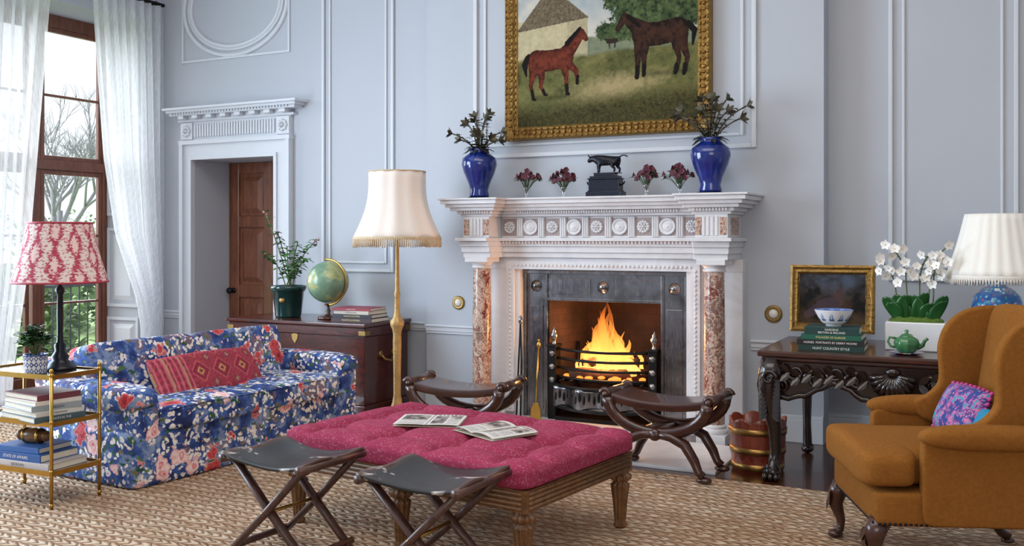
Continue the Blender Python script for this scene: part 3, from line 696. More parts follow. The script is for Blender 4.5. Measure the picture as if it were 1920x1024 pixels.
def paint(v):
    x=(v[:,0]+CW/2)/CW*335; y=243-(v[:,2]-0.1)/CW*335   # painting units, x right, y down
    n1=fbm(x,y,.05,5); n2=fbm(x,y,.16,9); n3=fbm(x,y,.02,13); n4=fbm(x,y,.4,23)
    c=lerp(npa(120,148,164),npa(214,206,190),np.clip((y+10)/110+(n3-.5)*1.6,0,1))
    far=np.clip((y-(88+14*(n1-.5)))/6,0,1); c=lerp(c,lerp(npa(96,112,90),npa(140,142,116),n2),far)
    tr=np.minimum(caps(x,y,[((215,60,36),(310,54,46)),((186,30,22),(222,22,30)),((166,84,16),(215,88,18)),((275,28,26),(330,22,34)),((205,5,20),(215,20,24))]),9)+(n2-.5)*.8+(n4-.5)*.6
    c=lerp(c,lerp(npa(30,46,28),npa(100,116,72),np.clip(n2*1.3+n4*.6-.55,0,1)),np.clip((1.02-tr)*5,0,1))
    wallm=((x<137)&(y>52)&(y<150)); c[wallm]=lerp(npa(170,156,122),npa(204,194,158),n2)[wallm]
    sh=(wallm&(x>98)); c[sh]*=.84
    def roof_y(xx): return np.where(xx<65,-8+(65-xx)*1.15,-8+(xx-65)*.86)
    rf=(y>roof_y(x))&(y<70-.10*x)&(x<146); c[rf]=lerp(npa(80,70,56),npa(130,116,92),np.clip(n4*1.6-.3,0,1))[rf]
    gy=118+16*(n3-.5)-5*(x/335)
    g=np.clip((y-gy)/7,0,1); gc=lerp(npa(66,72,38),npa(130,124,76),np.clip(n1*1.3-.2+.5*(n4-.5),0,1)); c=lerp(c,gc,g)
    pth=np.clip(1.15-np.hypot((x-185)/90,(y-180+.12*(x-190))/24)+(n2-.5)*.9,0,1); c=lerp(c,npa(184,164,120),pth*np.clip(g,0,1)*.75)
    c=lerp(c,lerp(npa(34,38,20),npa(88,80,44),np.clip(n4*1.5-.25,0,1)),np.clip((y-200+.06*x+26*(n1-.5))/28,0,1))
    for sx,sy,sr in ((70,192,46),(265,164,52)): c=lerp(c,c*.5,np.clip(1.1-np.hypot((x-sx)/sr,(y-sy)/7),0,1))
    k=caps(x,y,[((176,102,4),(190,101,4)),((178,104,1.5),(178,114,1)),((188,104,1.5),(188,113,1)),((176,100,3),(171,98,2))]); c[k<1]=npa(50,38,32)
    def horse(L,dark,col,hi):
        k=caps(x,y,L); mm=k<1; tone=np.clip(.3+(n2-.5)*1.5+(np.sqrt(np.clip(1-k,0,1)))*.7-.3,0,1); cc=lerp(col,hi,tone); c[mm]=cc[mm]
        k2=caps(x,y,dark); c[k2<1]=npa(22,16,14)
    horse([((38,124,19),(60,126,19)),((60,126,19),(92,123,18)),((92,120,16),(118,92,9)),((118,90,8.5),(124,81,7)),((124,81,7.5),(134,93,4.5)),((123,78,2),(124,71,1)),
           ((34,132,13),(30,152,7)),((44,136,11),(48,156,6)),((30,152,6),(26,168,4)),((26,168,3.6),(31,190,3)),((48,156,5),(46,170,4)),((46,170,3.5),(53,184,3)),
           ((92,135,9),(96,156,5)),((96,156,4.5),(97,184,3)),((99,133,8),(115,148,5)),((115,148,4.5),(118,166,3))],
          [((97,172,3.2),(98,187,3.6)),((97,187,3),(101,188,2.5)),((118,158,3.2),(117,170,3.2)),((29,178,3.2),(31,192,3.4)),((31,193,3),(35,194,2.5)),((51,178,3),(54,186,3)),((54,186,3),(58,187,2)),
           ((19,118,5),(14,130,6)),((14,130,6),(17,150,2)),((98,98,5),(122,74,3)),((22,113,3),(19,118,4))],npa(58,22,16),npa(122,56,38))
    horse([((240,96,21),(266,97,20)),((266,97,20),(300,92,20)),((240,90,17),(216,72,10)),((216,71,9.5),(206,63,7.5)),((206,63,7.5),(193,82,4.5)),((206,58,2),(205,52,1)),
           ((232,108,10),(230,132,6)),((230,132,5.4),(229,166,3.5)),((243,110,9),(241,132,5.5)),((241,132,5),(241,162,3.4)),
           ((304,98,15),(310,122,8)),((298,100,13),(298,122,7)),((310,122,7),(317,140,4.5)),((317,140,4),(313,164,3.4)),((298,122,6),(303,140,4)),((303,140,4),(298,162,3.4))],
          [((318,84,5),(329,96,5.5)),((329,96,5),(326,120,2)),((229,150,3.6),(228,168,4)),((241,150,3.5),(240,165,3.6)),((313,152,3.5),(311,167,3.8)),((298,152,3.5),(296,165,3.6)),((212,62,4),(232,80,3.5))],npa(26,17,14),npa(72,44,32))
    return np.clip(c,0,1)*.95
pt=thing('horse_painting','large gilt framed oil painting of two horses above the mantel','painting',(FX,YB,2.16))
m=MB(); m.grid(lambda u,v:(-CW/2+CW*u,-.035,.1+CH*v),360,270); build(m,'canvas',PAINT,pt,colfn=paint)
m=MB(); W2=CW/2+.1; Z1=CH+.2
prof=[(0,0),(0,.06),(.012,.078),(.03,.066),(.045,.055),(.065,.062),(.08,.045),(.09,.046),(.102,.036),(.102,.03)]
def frame_mb(m,W,Z,prof):
    L=[]
    for ins,h in prof: L.append([(-W+ins,-h,ins),(W-ins,-h,ins),(W-ins,-h,Z-ins),(-W+ins,-h,Z-ins)])
    vs=[p for q in L for p in q]; fs=[]
    for j in range(len(L)-1):
        for i in range(4):
            k=(i+1)%4; fs.append((j*4+i,j*4+k,(j+1)*4+k,(j+1)*4+i))
    m.add(vs,fs,0,False)
frame_mb(m,W2,Z1,prof)
def orn():
    for ins,h,ra,rb in ((.018,.078,.016,.010),(.05,.062,.012,.020),(.082,.05,.012,.008)):
        yield ins,h,ra*U(.75,1.2),rb*U(.75,1.2)
nx=34; nz=26
for k in range(nx):
    t_=-W2+.02+(2*W2-.04)*k/(nx-1)
    for zz,sg in ((0,1),(Z1,-1)):
        for ins,h,ra,rb in orn(): m.ell((t_+U(-.006,.006),-h,zz+sg*ins),(ra,.012,rb),6,5)
for k in range(nz):
    t_=.02+(Z1-.04)*k/(nz-1)
    for s_ in (-1,1):
        for ins,h,ra,rb in orn(): m.ell((s_*(W2-ins),-h,t_+U(-.006,.006)),(rb,.012,ra),6,5)
for s_ in (-1,1):
    for z,sg in ((0,1),(Z1,-1)):
        for k in range(5):
            q=k/4*PI/2; m.leaf((s_*(W2-.07),-.075,z+sg*.07),(s_*cos(q),-.1,-sg*sin(q)),.085,.035,up=(0,-1,0),droop=0)
build(m,'gilt_frame',GOLDF,pt)
# ------------------------------------------------------------ mantel things
MZ=1.70
VP=[(0,0),(.072,0),(.078,.015),(.068,.05),(.082,.1),(.12,.19),(.137,.25),(.13,.3),(.09,.33),(.07,.342),(.07,.352),(.08,.372),(.062,.372),(.056,.345),(0,.335)]
def vase(x,y,l):
    t=thing('blue_vase',l,'vase',(x,y,MZ),0,'cobalt vases on the mantel'); m=MB(); m.lathe(VP,32,(0,0,.012)); build(m,'body',COBALT,t)
    m=MB(); m.lathe([(0,0),(.088,0),(.088,.012),(0,.012)],24); build(m,'base_ring',IRON,t); return t
vase(FX-.935,YB-.27,'cobalt blue vase on the left end of the mantel'); vase(FX+.875,YB-.27,'cobalt blue vase on the right end of the mantel')
def lilies(x,y,seed,l,k_=1.0):
    r=random.Random(seed); t=thing('lily_arrangement',l,'flowers',(x,y,MZ+.345),0,'bronze lily arrangements')
    for i in range(12):
        a=2*PI*i/12+r.uniform(-.2,.2); sp=(r.uniform(.12,.22) if i%3 else r.uniform(.03,.09))*k_; h=(r.uniform(.1,.25) if i%3 else r.uniform(.24,.31))*k_
        e=V((sp*cos(a),sp*sin(a)*.8,h)); mid=V((e.x*.3,e.y*.3,h*.7)); p0=V((.02*cos(a),.02*sin(a),0))
        m=MB(); pts=[p0*(1-q)**2+mid*2*q*(1-q)+e*q*q for q in [k/6 for k in range(7)]]; m.tube(pts,[.007,.006,.006,.005,.005,.005,.006],6)
        dr=(pts[-1]-pts[-2]).normalized(); dr=(dr+V((cos(a)*.5,sin(a)*.5,.0))).normalized()
        o1=dr.orthogonal().normalized(); o2=dr.cross(o1)
        for k in range(6):
            q=k*PI/3; od=o1*cos(q)+o2*sin(q); m.leaf(e,dr*.7+od*.75,.068,.03,up=dr,droop=.05)
        for k in range(1,6):
            for j in range(2): q=U(0,6.28); m.leaf(pts[k],(cos(q),sin(q),.5),.075,.03,droop=.4)
        build(m,'lily_stem',LILYB,t)
    m=MB()
    for j in range(26): q=U(0,6.28); m.leaf((.03*cos(q),.03*sin(q),.03),(cos(q),sin(q),U(.1,.9)),.11,.035,droop=.5)
    build(m,'base_leaves',LILYB,t)
lilies(FX-.935,YB-.27,1,'bronze lily stems standing in the left blue vase'); lilies(FX+.875,YB-.27,2,'bronze lily stems standing in the right blue vase',1.2)
bp=thing('plinth','stepped black marble plinth under the bronze bull','plinth',(-2.57,YB-.2,MZ))
m=MB()
for w_,d_,z0,z1 in ((.27,.12,0,.035),(.25,.105,.035,.045),(.235,.095,.045,.125),(.25,.105,.125,.135),(.22,.09,.135,.15),(.16,.075,.15,.168)): m.box(-w_/2,w_/2,-d_/2,d_/2,z0,z1)
pb_=build(m,'marble_block',BLACKM,bp,bevel=.003)
for s_ in (-1,1):
    m=MB(); m.tube([(s_*.118,0,.08),(s_*.14,0,.095),(s_*.145,0,.11)],.006,6); build(m,'side_handle',BRONZE,bp)
def skin(name,J,E,mat,parent,sub=2):
    me=bpy.data.meshes.new(name); me.from_pydata([j[0] for j in J],E,[]); o=bpy.data.objects.new(name,me); COL.objects.link(o); o.parent=parent
    mo=o.modifiers.new('skin','SKIN'); me.materials.append(mat)
    sv=me.skin_vertices[0].data
    for i,j in enumerate(J): sv[i].radius=(j[1],j[1] if len(j)<3 else j[2]); sv[i].use_root=(i==0)
    mo.use_smooth_shade=True
    s=o.modifiers.new('sub','SUBSURF'); s.levels=sub; s.render_levels=sub; return o
bl=thing('bull_figurine','dark bronze bull figurine standing on the black plinth','figurine',(-2.57,YB-.2,MZ+.168))
J=[((.075,0,.098),.034,.036),((.02,0,.094),.038,.038),((-.045,0,.1),.045,.04),((-.085,0,.114),.036,.03),((-.118,0,.108),.024,.021),((-.142,0,.086),.014,.014)]; E=[(0,1),(1,2),(2,3),(3,4),(4,5)]
def addc(par,L):
    p=par
    for q in L: J.append(q); E.append((p,len(J)-1)); p=len(J)-1
for s_ in (-1,1):
    f=.012*s_
    addc(2,[((-.052-f,.022*s_,.066),.017),((-.055-f,.022*s_,.036),.010),((-.054-f,.022*s_,.008),.0085)])
    addc(0,[((.078+f,.02*s_,.07),.021),((.07+f,.022*s_,.052),.014),((.09+f,.022*s_,.034),.009),((.084+f,.022*s_,.008),.0085)])
addc(0,[((.108,0,.118),.006),((.13,0,.13),.0045),((.15,0,.128),.0045),((.17,0,.118),.006)])
skin('body',J,E,BRONZE,bl)
m=MB()
for s_ in (-1,1):
    m.tube([(-.118,.0,.124),(-.12,.016*s_,.126),(-.122,.032*s_,.13),(-.128,.036*s_,.144)],[.006,.005,.004,.001],6)
build(m,'horns',BRONZE,bl)
m=MB(); m.box(-.085,.115,-.034,.034,-.0,.006); build(m,'ground_slab',BRONZE,bl,bevel=.002)
for i,(x,l) in enumerate(((-3.21,'nearest the left blue vase'),(-2.9,'just left of the bull'),(-2.255,'just right of the bull'),(-2.01,'nearest the right blue vase'))):
    t=thing('bud_vase','small clear glass vase '+l,'vase',(x,YB-.21,MZ),0,'glass bud vases on the mantel')
    m=MB(); m.lathe([(0,0),(.026,0),(.02,.01),(.014,.03),(.022,.06),(.034,.085),(.031,.085),(.018,.06),(.008,.035),(0,.03)],16); build(m,'glass',GLASSV,t)
    t=thing('flower_posy','burgundy flower posy in the glass vase '+l,'flowers',(x,YB-.21,MZ+.04),0,'burgundy posies on the mantel')
    m=MB(); m2=MB()
    for k in range(26):
        a=U(0,6.28); q=U(.1,1); e=V((.115*q*cos(a),.06*q*sin(a),.045+.12*(1-q*.55)+U(-.025,.02))); m.tube([(0,0,0),e*.5+V((0,0,.015)),e],.0025,5)
        f0=V((cos(a),sin(a)-.4,.3)).normalized(); o1=f0.orthogonal().normalized(); o2=f0.cross(o1)
        for j in range(5): m2.leaf(e,o1*cos(j*1.257)+o2*sin(j*1.257)+f0*.45,.026,.025,up=f0,droop=.1)
        m2.ell(e,.008,6,4)
        m.leaf(e*.85,(cos(a),sin(a)-.5,.1),.055,.032)
    build(m,'stems',POSYLEAF,t); build(m2,'blooms',BURG,t)
# ------------------------------------------------------------ sofa
SX,SY=-4.573,4.69
so=thing('sofa','floral chintz sofa with rolled arms facing the ottoman','sofa',(SX,SY,RZ),R(86.6))
L_,D_=1.93,.88
def skirt(q):
    if q.z<0: q.x*=1+.012*(-q.z/.17); q.y*=1+.02*(-q.z/.17)
    q.y+=.006*sin(q.x*9)*( -1 if q.y<0 else 1); return q
m=MB(); m.rbox((0,0,.16),(L_-.03,D_-.02,.32),24,(24,14,8),fn=skirt); build(m,'base',CHINTZ,so)
for x in (-.375,.375):
    m=MB(); m.rbox((x,-.14,.36),(.755,.66,.15),8,16,fn=lambda q:V((q.x,q.y,q.z+.02*(1-(q.x/.38)**2)*(1-(q.y/.33)**2)))); cs_=build(m,'seat_cushion',CHINTZ,so)
    m=MB(); m.tube([(x-.365,-.462,.418),(x,-.464,.424),(x+.365,-.462,.418)],.006,6); build(m,'piping',CHINTZ,cs_)
for s_ in (-1,1):
    m=MB(); m.rbox((s_*.855,0,.26),(.17,D_-.03,.52),16,10); m.rbox((s_*.87,-.01,.485),(.22,D_+.0,.15),3.6,14)
    build(m,'arm',CHINTZ,so)
m=MB(); m.rbox((0,.36,.335),(L_-.04,.18,.65),18,(16,8,10),fn=lambda q:V((q.x,q.y+.06*(q.z/.35),q.z))); build(m,'back_frame',CHINTZ,so)
for x in (-.395,.395):
    m=MB(); m.rbox((0,0,0),(.80,.21,.40),12,16,T=TR(x,.248,.54,-R(12)),fn=lambda q:V((q.x,q.y-.025*(1-(q.x/.4)**2)*(1-(q.z/.21)**2),q.z))); build(m,'back_cushion',CHINTZ,so)
for x in (-.85,.85):
    for y in (-.36,.36):
        m=MB(); m.lathe([(0,0),(.022,0),(.026,.03),(0,.03)],10,(x,y,0)); build(m,'foot',IRON,so)
def kilim(v):
    x,z=v[:,0],v[:,2]; n=fbm(x+4,z+4,30,61); p=np.abs(((x*5.6)%1)-.5)+np.abs(((z*5.6+.5)%1)-.5)
    A,B,G=npa(150,32,58),npa(180,80,86),npa(116,34,58)
    c=np.tile(A,(len(v),1)); L=x<-.16
    c[(p<.46)]=B; c[(p<.38)]=G; c[(p<.28)]=A; c[(p<.18)]=npa(186,138,90); c[(p<.09)]=npa(106,36,60)
    e=(p>.8); c[e]=G; e=(p>.9); c[e]=npa(164,134,100)
    s=((((x+z)*44)%1)<.22)&(p>.46); c[s]=B; s=((((x-z)*44)%1)<.2)&(p>.5); c[s]=npa(114,64,82)
    st=((x*26)%1<.4); q=((z*22)%1<.5); c[L]=npa(164,48,78); c[L&st]=npa(188,98,108); c[L&q&~st]=npa(140,40,64); c[L&((x*9)%1<.12)]=npa(168,136,106)
    bd=(np.abs(z)>.13); c[bd]=A; c[bd&((x*30)%1<.5)]=B
    return c*(.8+.4*n)[:,None]
def pillow(name,label,cat,loc,rot,sz,colfn,mats,group=None):
    o=thing(name,label,cat,loc,0,group); o.rotation_euler=rot
    m=MB()
    def f(sg):
        def g(u,v):
            x=2*u-1; z=2*v-1; px=x*(1-.05*z*z)*sz[0]/2; pz=z*(1-.07*x*x)*sz[2]/2
            return (px,sg*sz[1]/2*((1-x**4)*(1-z**4))**.55,pz)
        return g
    m.grid(f(-1),130,60); k=len(m.f); m.grid(f(1),130,60)
    for i in range(k,len(m.f)): m.f[i]=list(reversed(m.f[i]))
    build(m,'cover',mats,o,colfn=colfn); return o
a=R(86.6)
def s2w(x,y,z):
    ca,sa=cos(a),sin(a); return (SX+ca*x-sa*y,SY+sa*x+ca*y,z+RZ)
pillow('kilim_cushion','long pink and crimson kilim cushion lying along the chintz sofa','cushion',s2w(-.13,-.09,.525),(-R(34),0,a+R(2)),(.88,.09,.30),kilim,WOVEN)
# ------------------------------------------------------------ ottoman
ot=thing('ottoman','large tufted raspberry ottoman on fluted wooden legs','ottoman',(-2.33,4.0,RZ),-R(8))
tf=[(-.54+i*.36,-.29+j*.29) for i in range(4) for j in range(3)]
def tuft(q):
    if q.z>0:
        e=min(1,max(0,(.725-abs(q.x))/.08))*min(1,max(0,(.475-abs(q.y))/.08)); dz=.022*e
        for x,y in tf:
            d2=(q.x-x)**2+(q.y-y)**2; dz-=.05*math.exp(-d2/.0018)+.022*math.exp(-d2/.010)
        for k in (-.54,-.18,.18,.54): dz-=.024*math.exp(-((q.x-k)/.024)**2)*e
        for k in (-.29,0,.29): dz-=.024*math.exp(-((q.y-k)/.024)**2)*e
        q.z=max(q.z+dz,-.015)
    return q
m=MB(); m.rbox((0,0,.407),(1.45,.95,.095),16,(120,80,6),fn=tuft,warp=False); cu_=build(m,'cushion',CRIMSON,ot)
for x,y in tf:
    m=MB(); m.ell((x,y,.401),(.018,.018,.012),8,5); build(m,'button',CRIMSON,cu_)
def rails(sx,sy):
    m=MB()
    for s_ in (-1,1):
        m.box(-sx,sx,s_*sy-.02,s_*sy+.02,.27,.36); m.box(s_*sx-.02,s_*sx+.02,-sy,sy,.271,.359)
        for z in (.285,.305,.325,.345):
            m.tube([(-sx,s_*(sy+.02),z),(sx,s_*(sy+.02),z)],.009,6); m.tube([(s_*(sx+.02),-sy,z),(s_*(sx+.02),sy,z)],.009,6)
    m.box(-sx,sx,-sy,sy,.33,.362); return m
build(rails(.68,.43),'frame_rail',OTTW,ot)
LP=[(0,0),(.022,0),(.03,.012),(.022,.026),(.025,.04),(.031,.12),(.04,.2),(.042,.207),(.03,.214),(.03,.222),(.047,.232),(.05,.243),(.047,.254),(.036,.26),(.036,.27)]
for x in (-.66,0,.66):
    for y in (-.41,.41):
        m=MB(); m.lathe(LP,60,(x,y,0),flute=10,fl=.13); m.box(x-.042,x+.042,y-.042,y+.042,.269,.361); build(m,'leg',OTTW,ot)
def mag(sd):
    def f(v):
        x,y=(v[:,0]+.16)*1.25,v[:,1]*1.1; c=np.tile(npa(212,208,204),(len(v),1)); n=fbm(x+3+sd,y+3,22,41+sd)
        for (x0,x1,y0,y1) in ((.02,.18,-.02,.12),(.22,.30,-.11,.10),(.31,.38,.02,.11)):
            ph=(x>x0)&(x<x1)&(y<y1)&(y>y0); c[ph]=lerp(npa(40,34,38),npa(196,182,174),np.clip(n*1.9-.45,0,1))[ph]
        tx=((x>.02)&(x<.18)&(y<-.03)&(y>-.13))|((x>.31)&(x<.38)&(y<.01)&(y>-.12)); ln=tx&((y*70)%1<.45)&(((x*90+np.floor(y*70)*.37)%1)<.8); c[ln]=npa(120,116,116)
        hd=(np.abs(x-.2)<.004); c[hd]=npa(150,146,142)
        tt=(y>.115)&(y<.135)&(x>.22)&(x<.38)&(((x*40)%1)<.66); c[tt]=npa(110,40,46) if sd else npa(46,42,46)
        return c
    return f
def o2w(x,y,z):
    ca,sa=cos(-R(8)),sin(-R(8)); return (-2.33+ca*x-sa*y,4.0+sa*x+ca*y,z+RZ)
for i,(x,y,rz,l) in enumerate(((-.17,-.0,R(20),'left-hand printed magazine lying on the raspberry ottoman'),(.24,-.03,-R(26),'right-hand open magazine lying on the raspberry ottoman'))):
    t=thing('magazine',l,'magazine',o2w(x,y,.476+.002*i),rz,'magazines on the ottoman')
    h_=.013 if i else .003
    m=MB(); m.grid(lambda u,v:(-.16+.32*u,-.13+.26*v,.0),2,2); m.grid(lambda u,v:(-.157+.314*u,-.128+.256*v,.006+h_*.9*abs(sin(2*PI*u))**.7),30,4); build(m,'pages',PAGES,t)
    m=MB(); m.grid(lambda u,v:(-.16+.32*u,-.13+.26*v,.009+h_*abs(sin(2*PI*u))**.7),120,84); build(m,'printed_spread',PRINT,t,colfn=mag(i))
# ------------------------------------------------------------ folding stools
st=thing('folding_stool','folding cowhide stool on crossed legs, nearer the sofa','stool',(-2.73,3.27,RZ),-R(5),'cowhide folding stools')
m=MB()
def seat(u,v):
    x=-.235+.47*u; y=-.195+.39*v; return (x,y,.455-.03*(1-(x/.235)**2)+.006*sin(9*v+5*u))
m.grid(seat,24,20); build(m,'hide_seat',COW,st,solid=.014)
for s_ in (-1,1):
    m=MB(); m.tube([(s_*.225,-.2,.438),(s_*.225,.2,.438)],.019,10); build(m,'seat_rail',FOLDW,st)
    m=MB(); m.tube([(s_*.19,-.165,.06),(s_*.19,.165,.06)],.016,8); build(m,'stretcher',FOLDW,st)
    for y in (-1,1):
        yy=y*(.16 if s_>0 else .132)
        m=MB(); m.tube([(s_*.225,yy,.44),(0,yy,.225),(-s_*.235,yy,.014)],[.021,.023,.02],8,flat=.7); build(m,'leg',FOLDW,st)
m=MB(); m.tube([(0,-.18,.225),(0,.18,.225)],.008,8); build(m,'pivot_rod',BRASS,st)
dup(st,(-2.0,3.245,RZ),-R(2),'folding cowhide stool on crossed legs, nearer the wing chair')
# ------------------------------------------------------------ curule stools
cs=thing('curule_stool','dark carved curule stool in front of the right side of the fire','stool',(-1.76,5.46,RZ),-R(3),'curule stools by the fire')
m=MB()
def cseat(u,v):
    x=-.30+.60*u; y=-.165+.33*v; return (x,y,.405+.035*(abs(x)/.30)**2.2)
m.grid(cseat,28,8); build(m,'seat',STOOLW,cs,solid=.045,bevel=.006)
HZ=.255
for y in (-1,1):
    yy=y*.165; m=MB()
    m.tube([(.305*cos(PI+PI*i/16),yy,.44+(.44-HZ)*sin(PI+PI*i/16)) for i in range(17)],[.037-.003*sin(PI*i/16) for i in range(17)],8,flat=.75)
    for s_ in (-1,1):
        m.tube([(s_*(.315+.034*cos(k*.5)*(1-k/16)),yy,.455+.034*sin(k*.5)*(1-k/16)) for k in range(14)],[.018-.0006*k for k in range(14)],7)
        m.ell((s_*.315,yy,.455),(.024,.028,.024))
    uc_=build(m,'upper_curve',STOOLW,cs)
    for s_ in (-1,1):
        m=MB(); m.tube([(0,yy,HZ),(s_*.09,yy,HZ-.012),(s_*.175,yy,.205),(s_*.23,yy,.12),(s_*.255,yy,.06),(s_*.28,yy,.036)],[.037,.039,.041,.037,.031,.035],8,flat=.75)
        m.ell((s_*.285,yy,.02),(.047,.034,.02)); build(m,'leg',STOOLW,cs)
    m=MB(); m.lathe([(.036,0),(.032,.016),(.018,.02),(0,.028)],16,T=TR(0,yy*1.12,HZ-.005,PI/2 if y<0 else -PI/2)); build(m,'rosette',STOOLW,uc_)
m=MB(); m.tube([(0,-.165,HZ),(0,-.1,HZ),(0,-.05,HZ),(0,0,HZ),(0,.05,HZ),(0,.1,HZ),(0,.165,HZ)],[.016,.018,.024,.018,.024,.018,.016],10); build(m,'stretcher',STOOLW,cs)
for s_ in (-1,1):
    m=MB(); m.tube([(s_*.318,-.165,.455),(s_*.318,.165,.455)],.031,10); build(m,'end_rail',STOOLW,cs)
dup(cs,(-3.06,5.34,RZ),R(6),'dark carved curule stool in front of the left column, behind the ottoman')
# ------------------------------------------------------------ chest and things on it
CZ=.72
ch=thing('sea_chest','dark mahogany trunk with brass lock plate behind the sofa','chest',(-5.17,6.53,0))
CWX,CDY=.71,.325
m=MB(); m.box(-CWX+.015,CWX-.015,-CDY+.015,CDY-.015,.07,.615); m.box(-CWX,CWX,-CDY,CDY,0,.07); bd_=build(m,'body',CHESTW,ch,bevel=.006)
m=MB(); m.box(-CWX,CWX,-CDY,CDY,.615,.69); m.box(-CWX-.015,CWX+.015,-CDY-.02,CDY,.69,CZ); ld_=build(m,'lid',CHESTW,ch,bevel=.008)
m=MB(); m.prism([(x*.75,z*.75) for x,z in ((-.035,.0),(0,-.05),(.035,0),(.045,.05),(.02,.06),(0,.075),(-.02,.06),(-.045,.05))],0,.006,TR(0,-CDY+.015,.57)@XZ); build(m,'lock_plate',OLDBRASS,bd_)
for s_ in (-1,1):
    X=s_*CWX; e_=.004; z0,z1=.628,.662
    m=MB(); a,b=sorted((X-s_*.06,X+s_*e_)); m.box(a,b,-CDY-e_,-CDY+.001,z0,z1); a,b=sorted((X-s_*.001,X+s_*e_)); m.box(a,b,-CDY-e_+.001,-CDY+.06,z0+.0005,z1-.0005); build(m,'brass_corner',OLDBRASS,ld_)
    m=MB(); m.box(a,b,CDY-.07,CDY-.005,z0,z1); build(m,'brass_corner',OLDBRASS,ld_)
for s_ in (-1,1):
    m=MB(); X=s_*(CWX-.012); m.tube([(X,-.09,.46),(X+s_*.03,-.08,.42),(X+s_*.035,0,.40),(X+s_*.03,.08,.42),(X,.09,.46)],.01,8)
    for y in (-.09,.09): m.ell((X,y,.46),(.012,.028,.028))
    build(m,'side_handle',OLDBRASS,bd_)
pp=thing('potted_geranium','leggy green plant in dark green pot on the trunk','plant',(-5.46,6.48,CZ))
m=MB(); m.lathe([(0,0),(.105,0),(.11,.015),(.135,.22),(.145,.225),(.155,.25),(.155,.27),(.14,.27),(.135,.24),(0,.235)],28); gp_=build(m,'pot',GREENPOT,pp)
m=MB(); m.lathe([(.134,.24),(0,.248)],20); build(m,'soil',SOIL,pp)
m=MB(); T=TR(.035,-.122,.15,PI/2-.12,0,R(15)); m.lathe([(.025,0),(.025,.003),(0,.004)],14,T=T); build(m,'crest',OLDBRASS,gp_)
m=MB();m2=MB();m3=MB()
for i,(ex,ey,ez) in enumerate(((-.26,.0,.91),(-.16,.05,.72),(-.03,.02,.6),(.12,-.02,.64),(.27,.04,.66),(-.22,-.05,.55),(.08,.06,.5),(.22,-.05,.5))):
    e=V((ex,ey,ez)); mid=V((ex*.4+.03*sin(i*3),ey*.5,.25+ez*.4)); p0=V((.03*sin(i),.03*cos(i),.24)); pts=[p0*(1-q)**2+mid*2*q*(1-q)+e*q*q for q in [k/9 for k in range(10)]]
    m.tube(pts,.005,6)
    for k in range(2,10):
        for j in range(4):
            q=U(0,6.28); m2.leaf(pts[k]+V((U(-.01,.01),U(-.01,.01),0)),(cos(q),sin(q),U(-.2,.7)),U(.04,.075),U(.035,.055),droop=.3)
    if i in (0,1,4):
        for j in range(5): m3.ell(e+V((U(-.02,.02),U(-.02,.02),U(-.05,.02))),.008,6,4)
build(m,'stems',STEMG,pp); build(m2,'foliage',LEAF,pp); build(m3,'flower_buds',PETALP,pp)
gl=thing('globe','green toned terrestrial globe on wooden stand on the trunk','globe',(-5.02,6.46,CZ))
m=MB(); m.ell((0,0,.31),.175,36,24); build(m,'sphere',GLOBE,gl)
m=MB(); m.tube([(.19*sin(q)*.97,0,.31-.19*cos(q)) for q in [R(-10)+R(200)*k/24 for k in range(25)]],.006,8,flat=1.6); build(m,'meridian_arm',BRASS,gl)
m=MB(); m.lathe([(0,0),(.085,0),(.085,.018),(.075,.025),(.03,.03),(.018,.05),(.024,.07),(.014,.09),(.016,.125),(0,.127)],24); build(m,'stand',STOOLW,gl)
def book(loc,rz,wd,dp,h,cov,label,txt=None,tc=None,group=None,name='book'):
    t=thing(name,label,'book',loc,rz,group)
    m=MB(); c=min(.004,h*.15); m.box(-wd/2,wd/2,-dp/2,dp/2,0,c); m.box(-wd/2,wd/2,-dp/2,dp/2,h-c,h); m.box(-wd/2,wd/2,-dp/2-.003,-dp/2+.004,0,h); cv=build(m,'cover',cov,t,bevel=.0015)
    m=MB(); m.box(-wd/2+.004,wd/2-.004,-dp/2+.004,dp/2-.005,c,h-c); build(m,'pages',PAGES,t)
    if txt: 
        n=txt.count('\n')+1; text(txt,h*(.55 if n==1 else .40),(0,-dp/2-.0042,h/2),(PI/2,0,0),tc,cv,maxw=wd*.78)
    return t
GT=CM(226,206,140); WT=CM(236,232,226); DT=CM(40,40,44)
def stack(x,y,z,rz,L,group):
    for (wd,dp,h,c,l,txt,tc,dr,dx) in L:
        book((x+dx,y,z),rz+R(dr),wd,dp,h,c,l,txt,tc,group); z+=h
    return z
stack(-4.66,6.42,CZ,R(3),[(.38,.27,.034,CM(58,34,40),'dark maroon book at the bottom of the trunk stack','PLANTS & FLOWERS',GT,0,0),(.36,.26,.03,CM(46,44,56),'charcoal book second from the bottom on the trunk','PLANTS & FLOWERS',GT,2,.0),
    (.34,.25,.028,CM(196,186,172),'pale book third from the bottom on the trunk','LUGGALA DAYS',DT,-3,.0),(.35,.26,.022,CM(150,52,70),'rose pink book on top of the trunk stack','LUGGALA DAYS',WT,2,-.01)],'books stacked on the trunk')
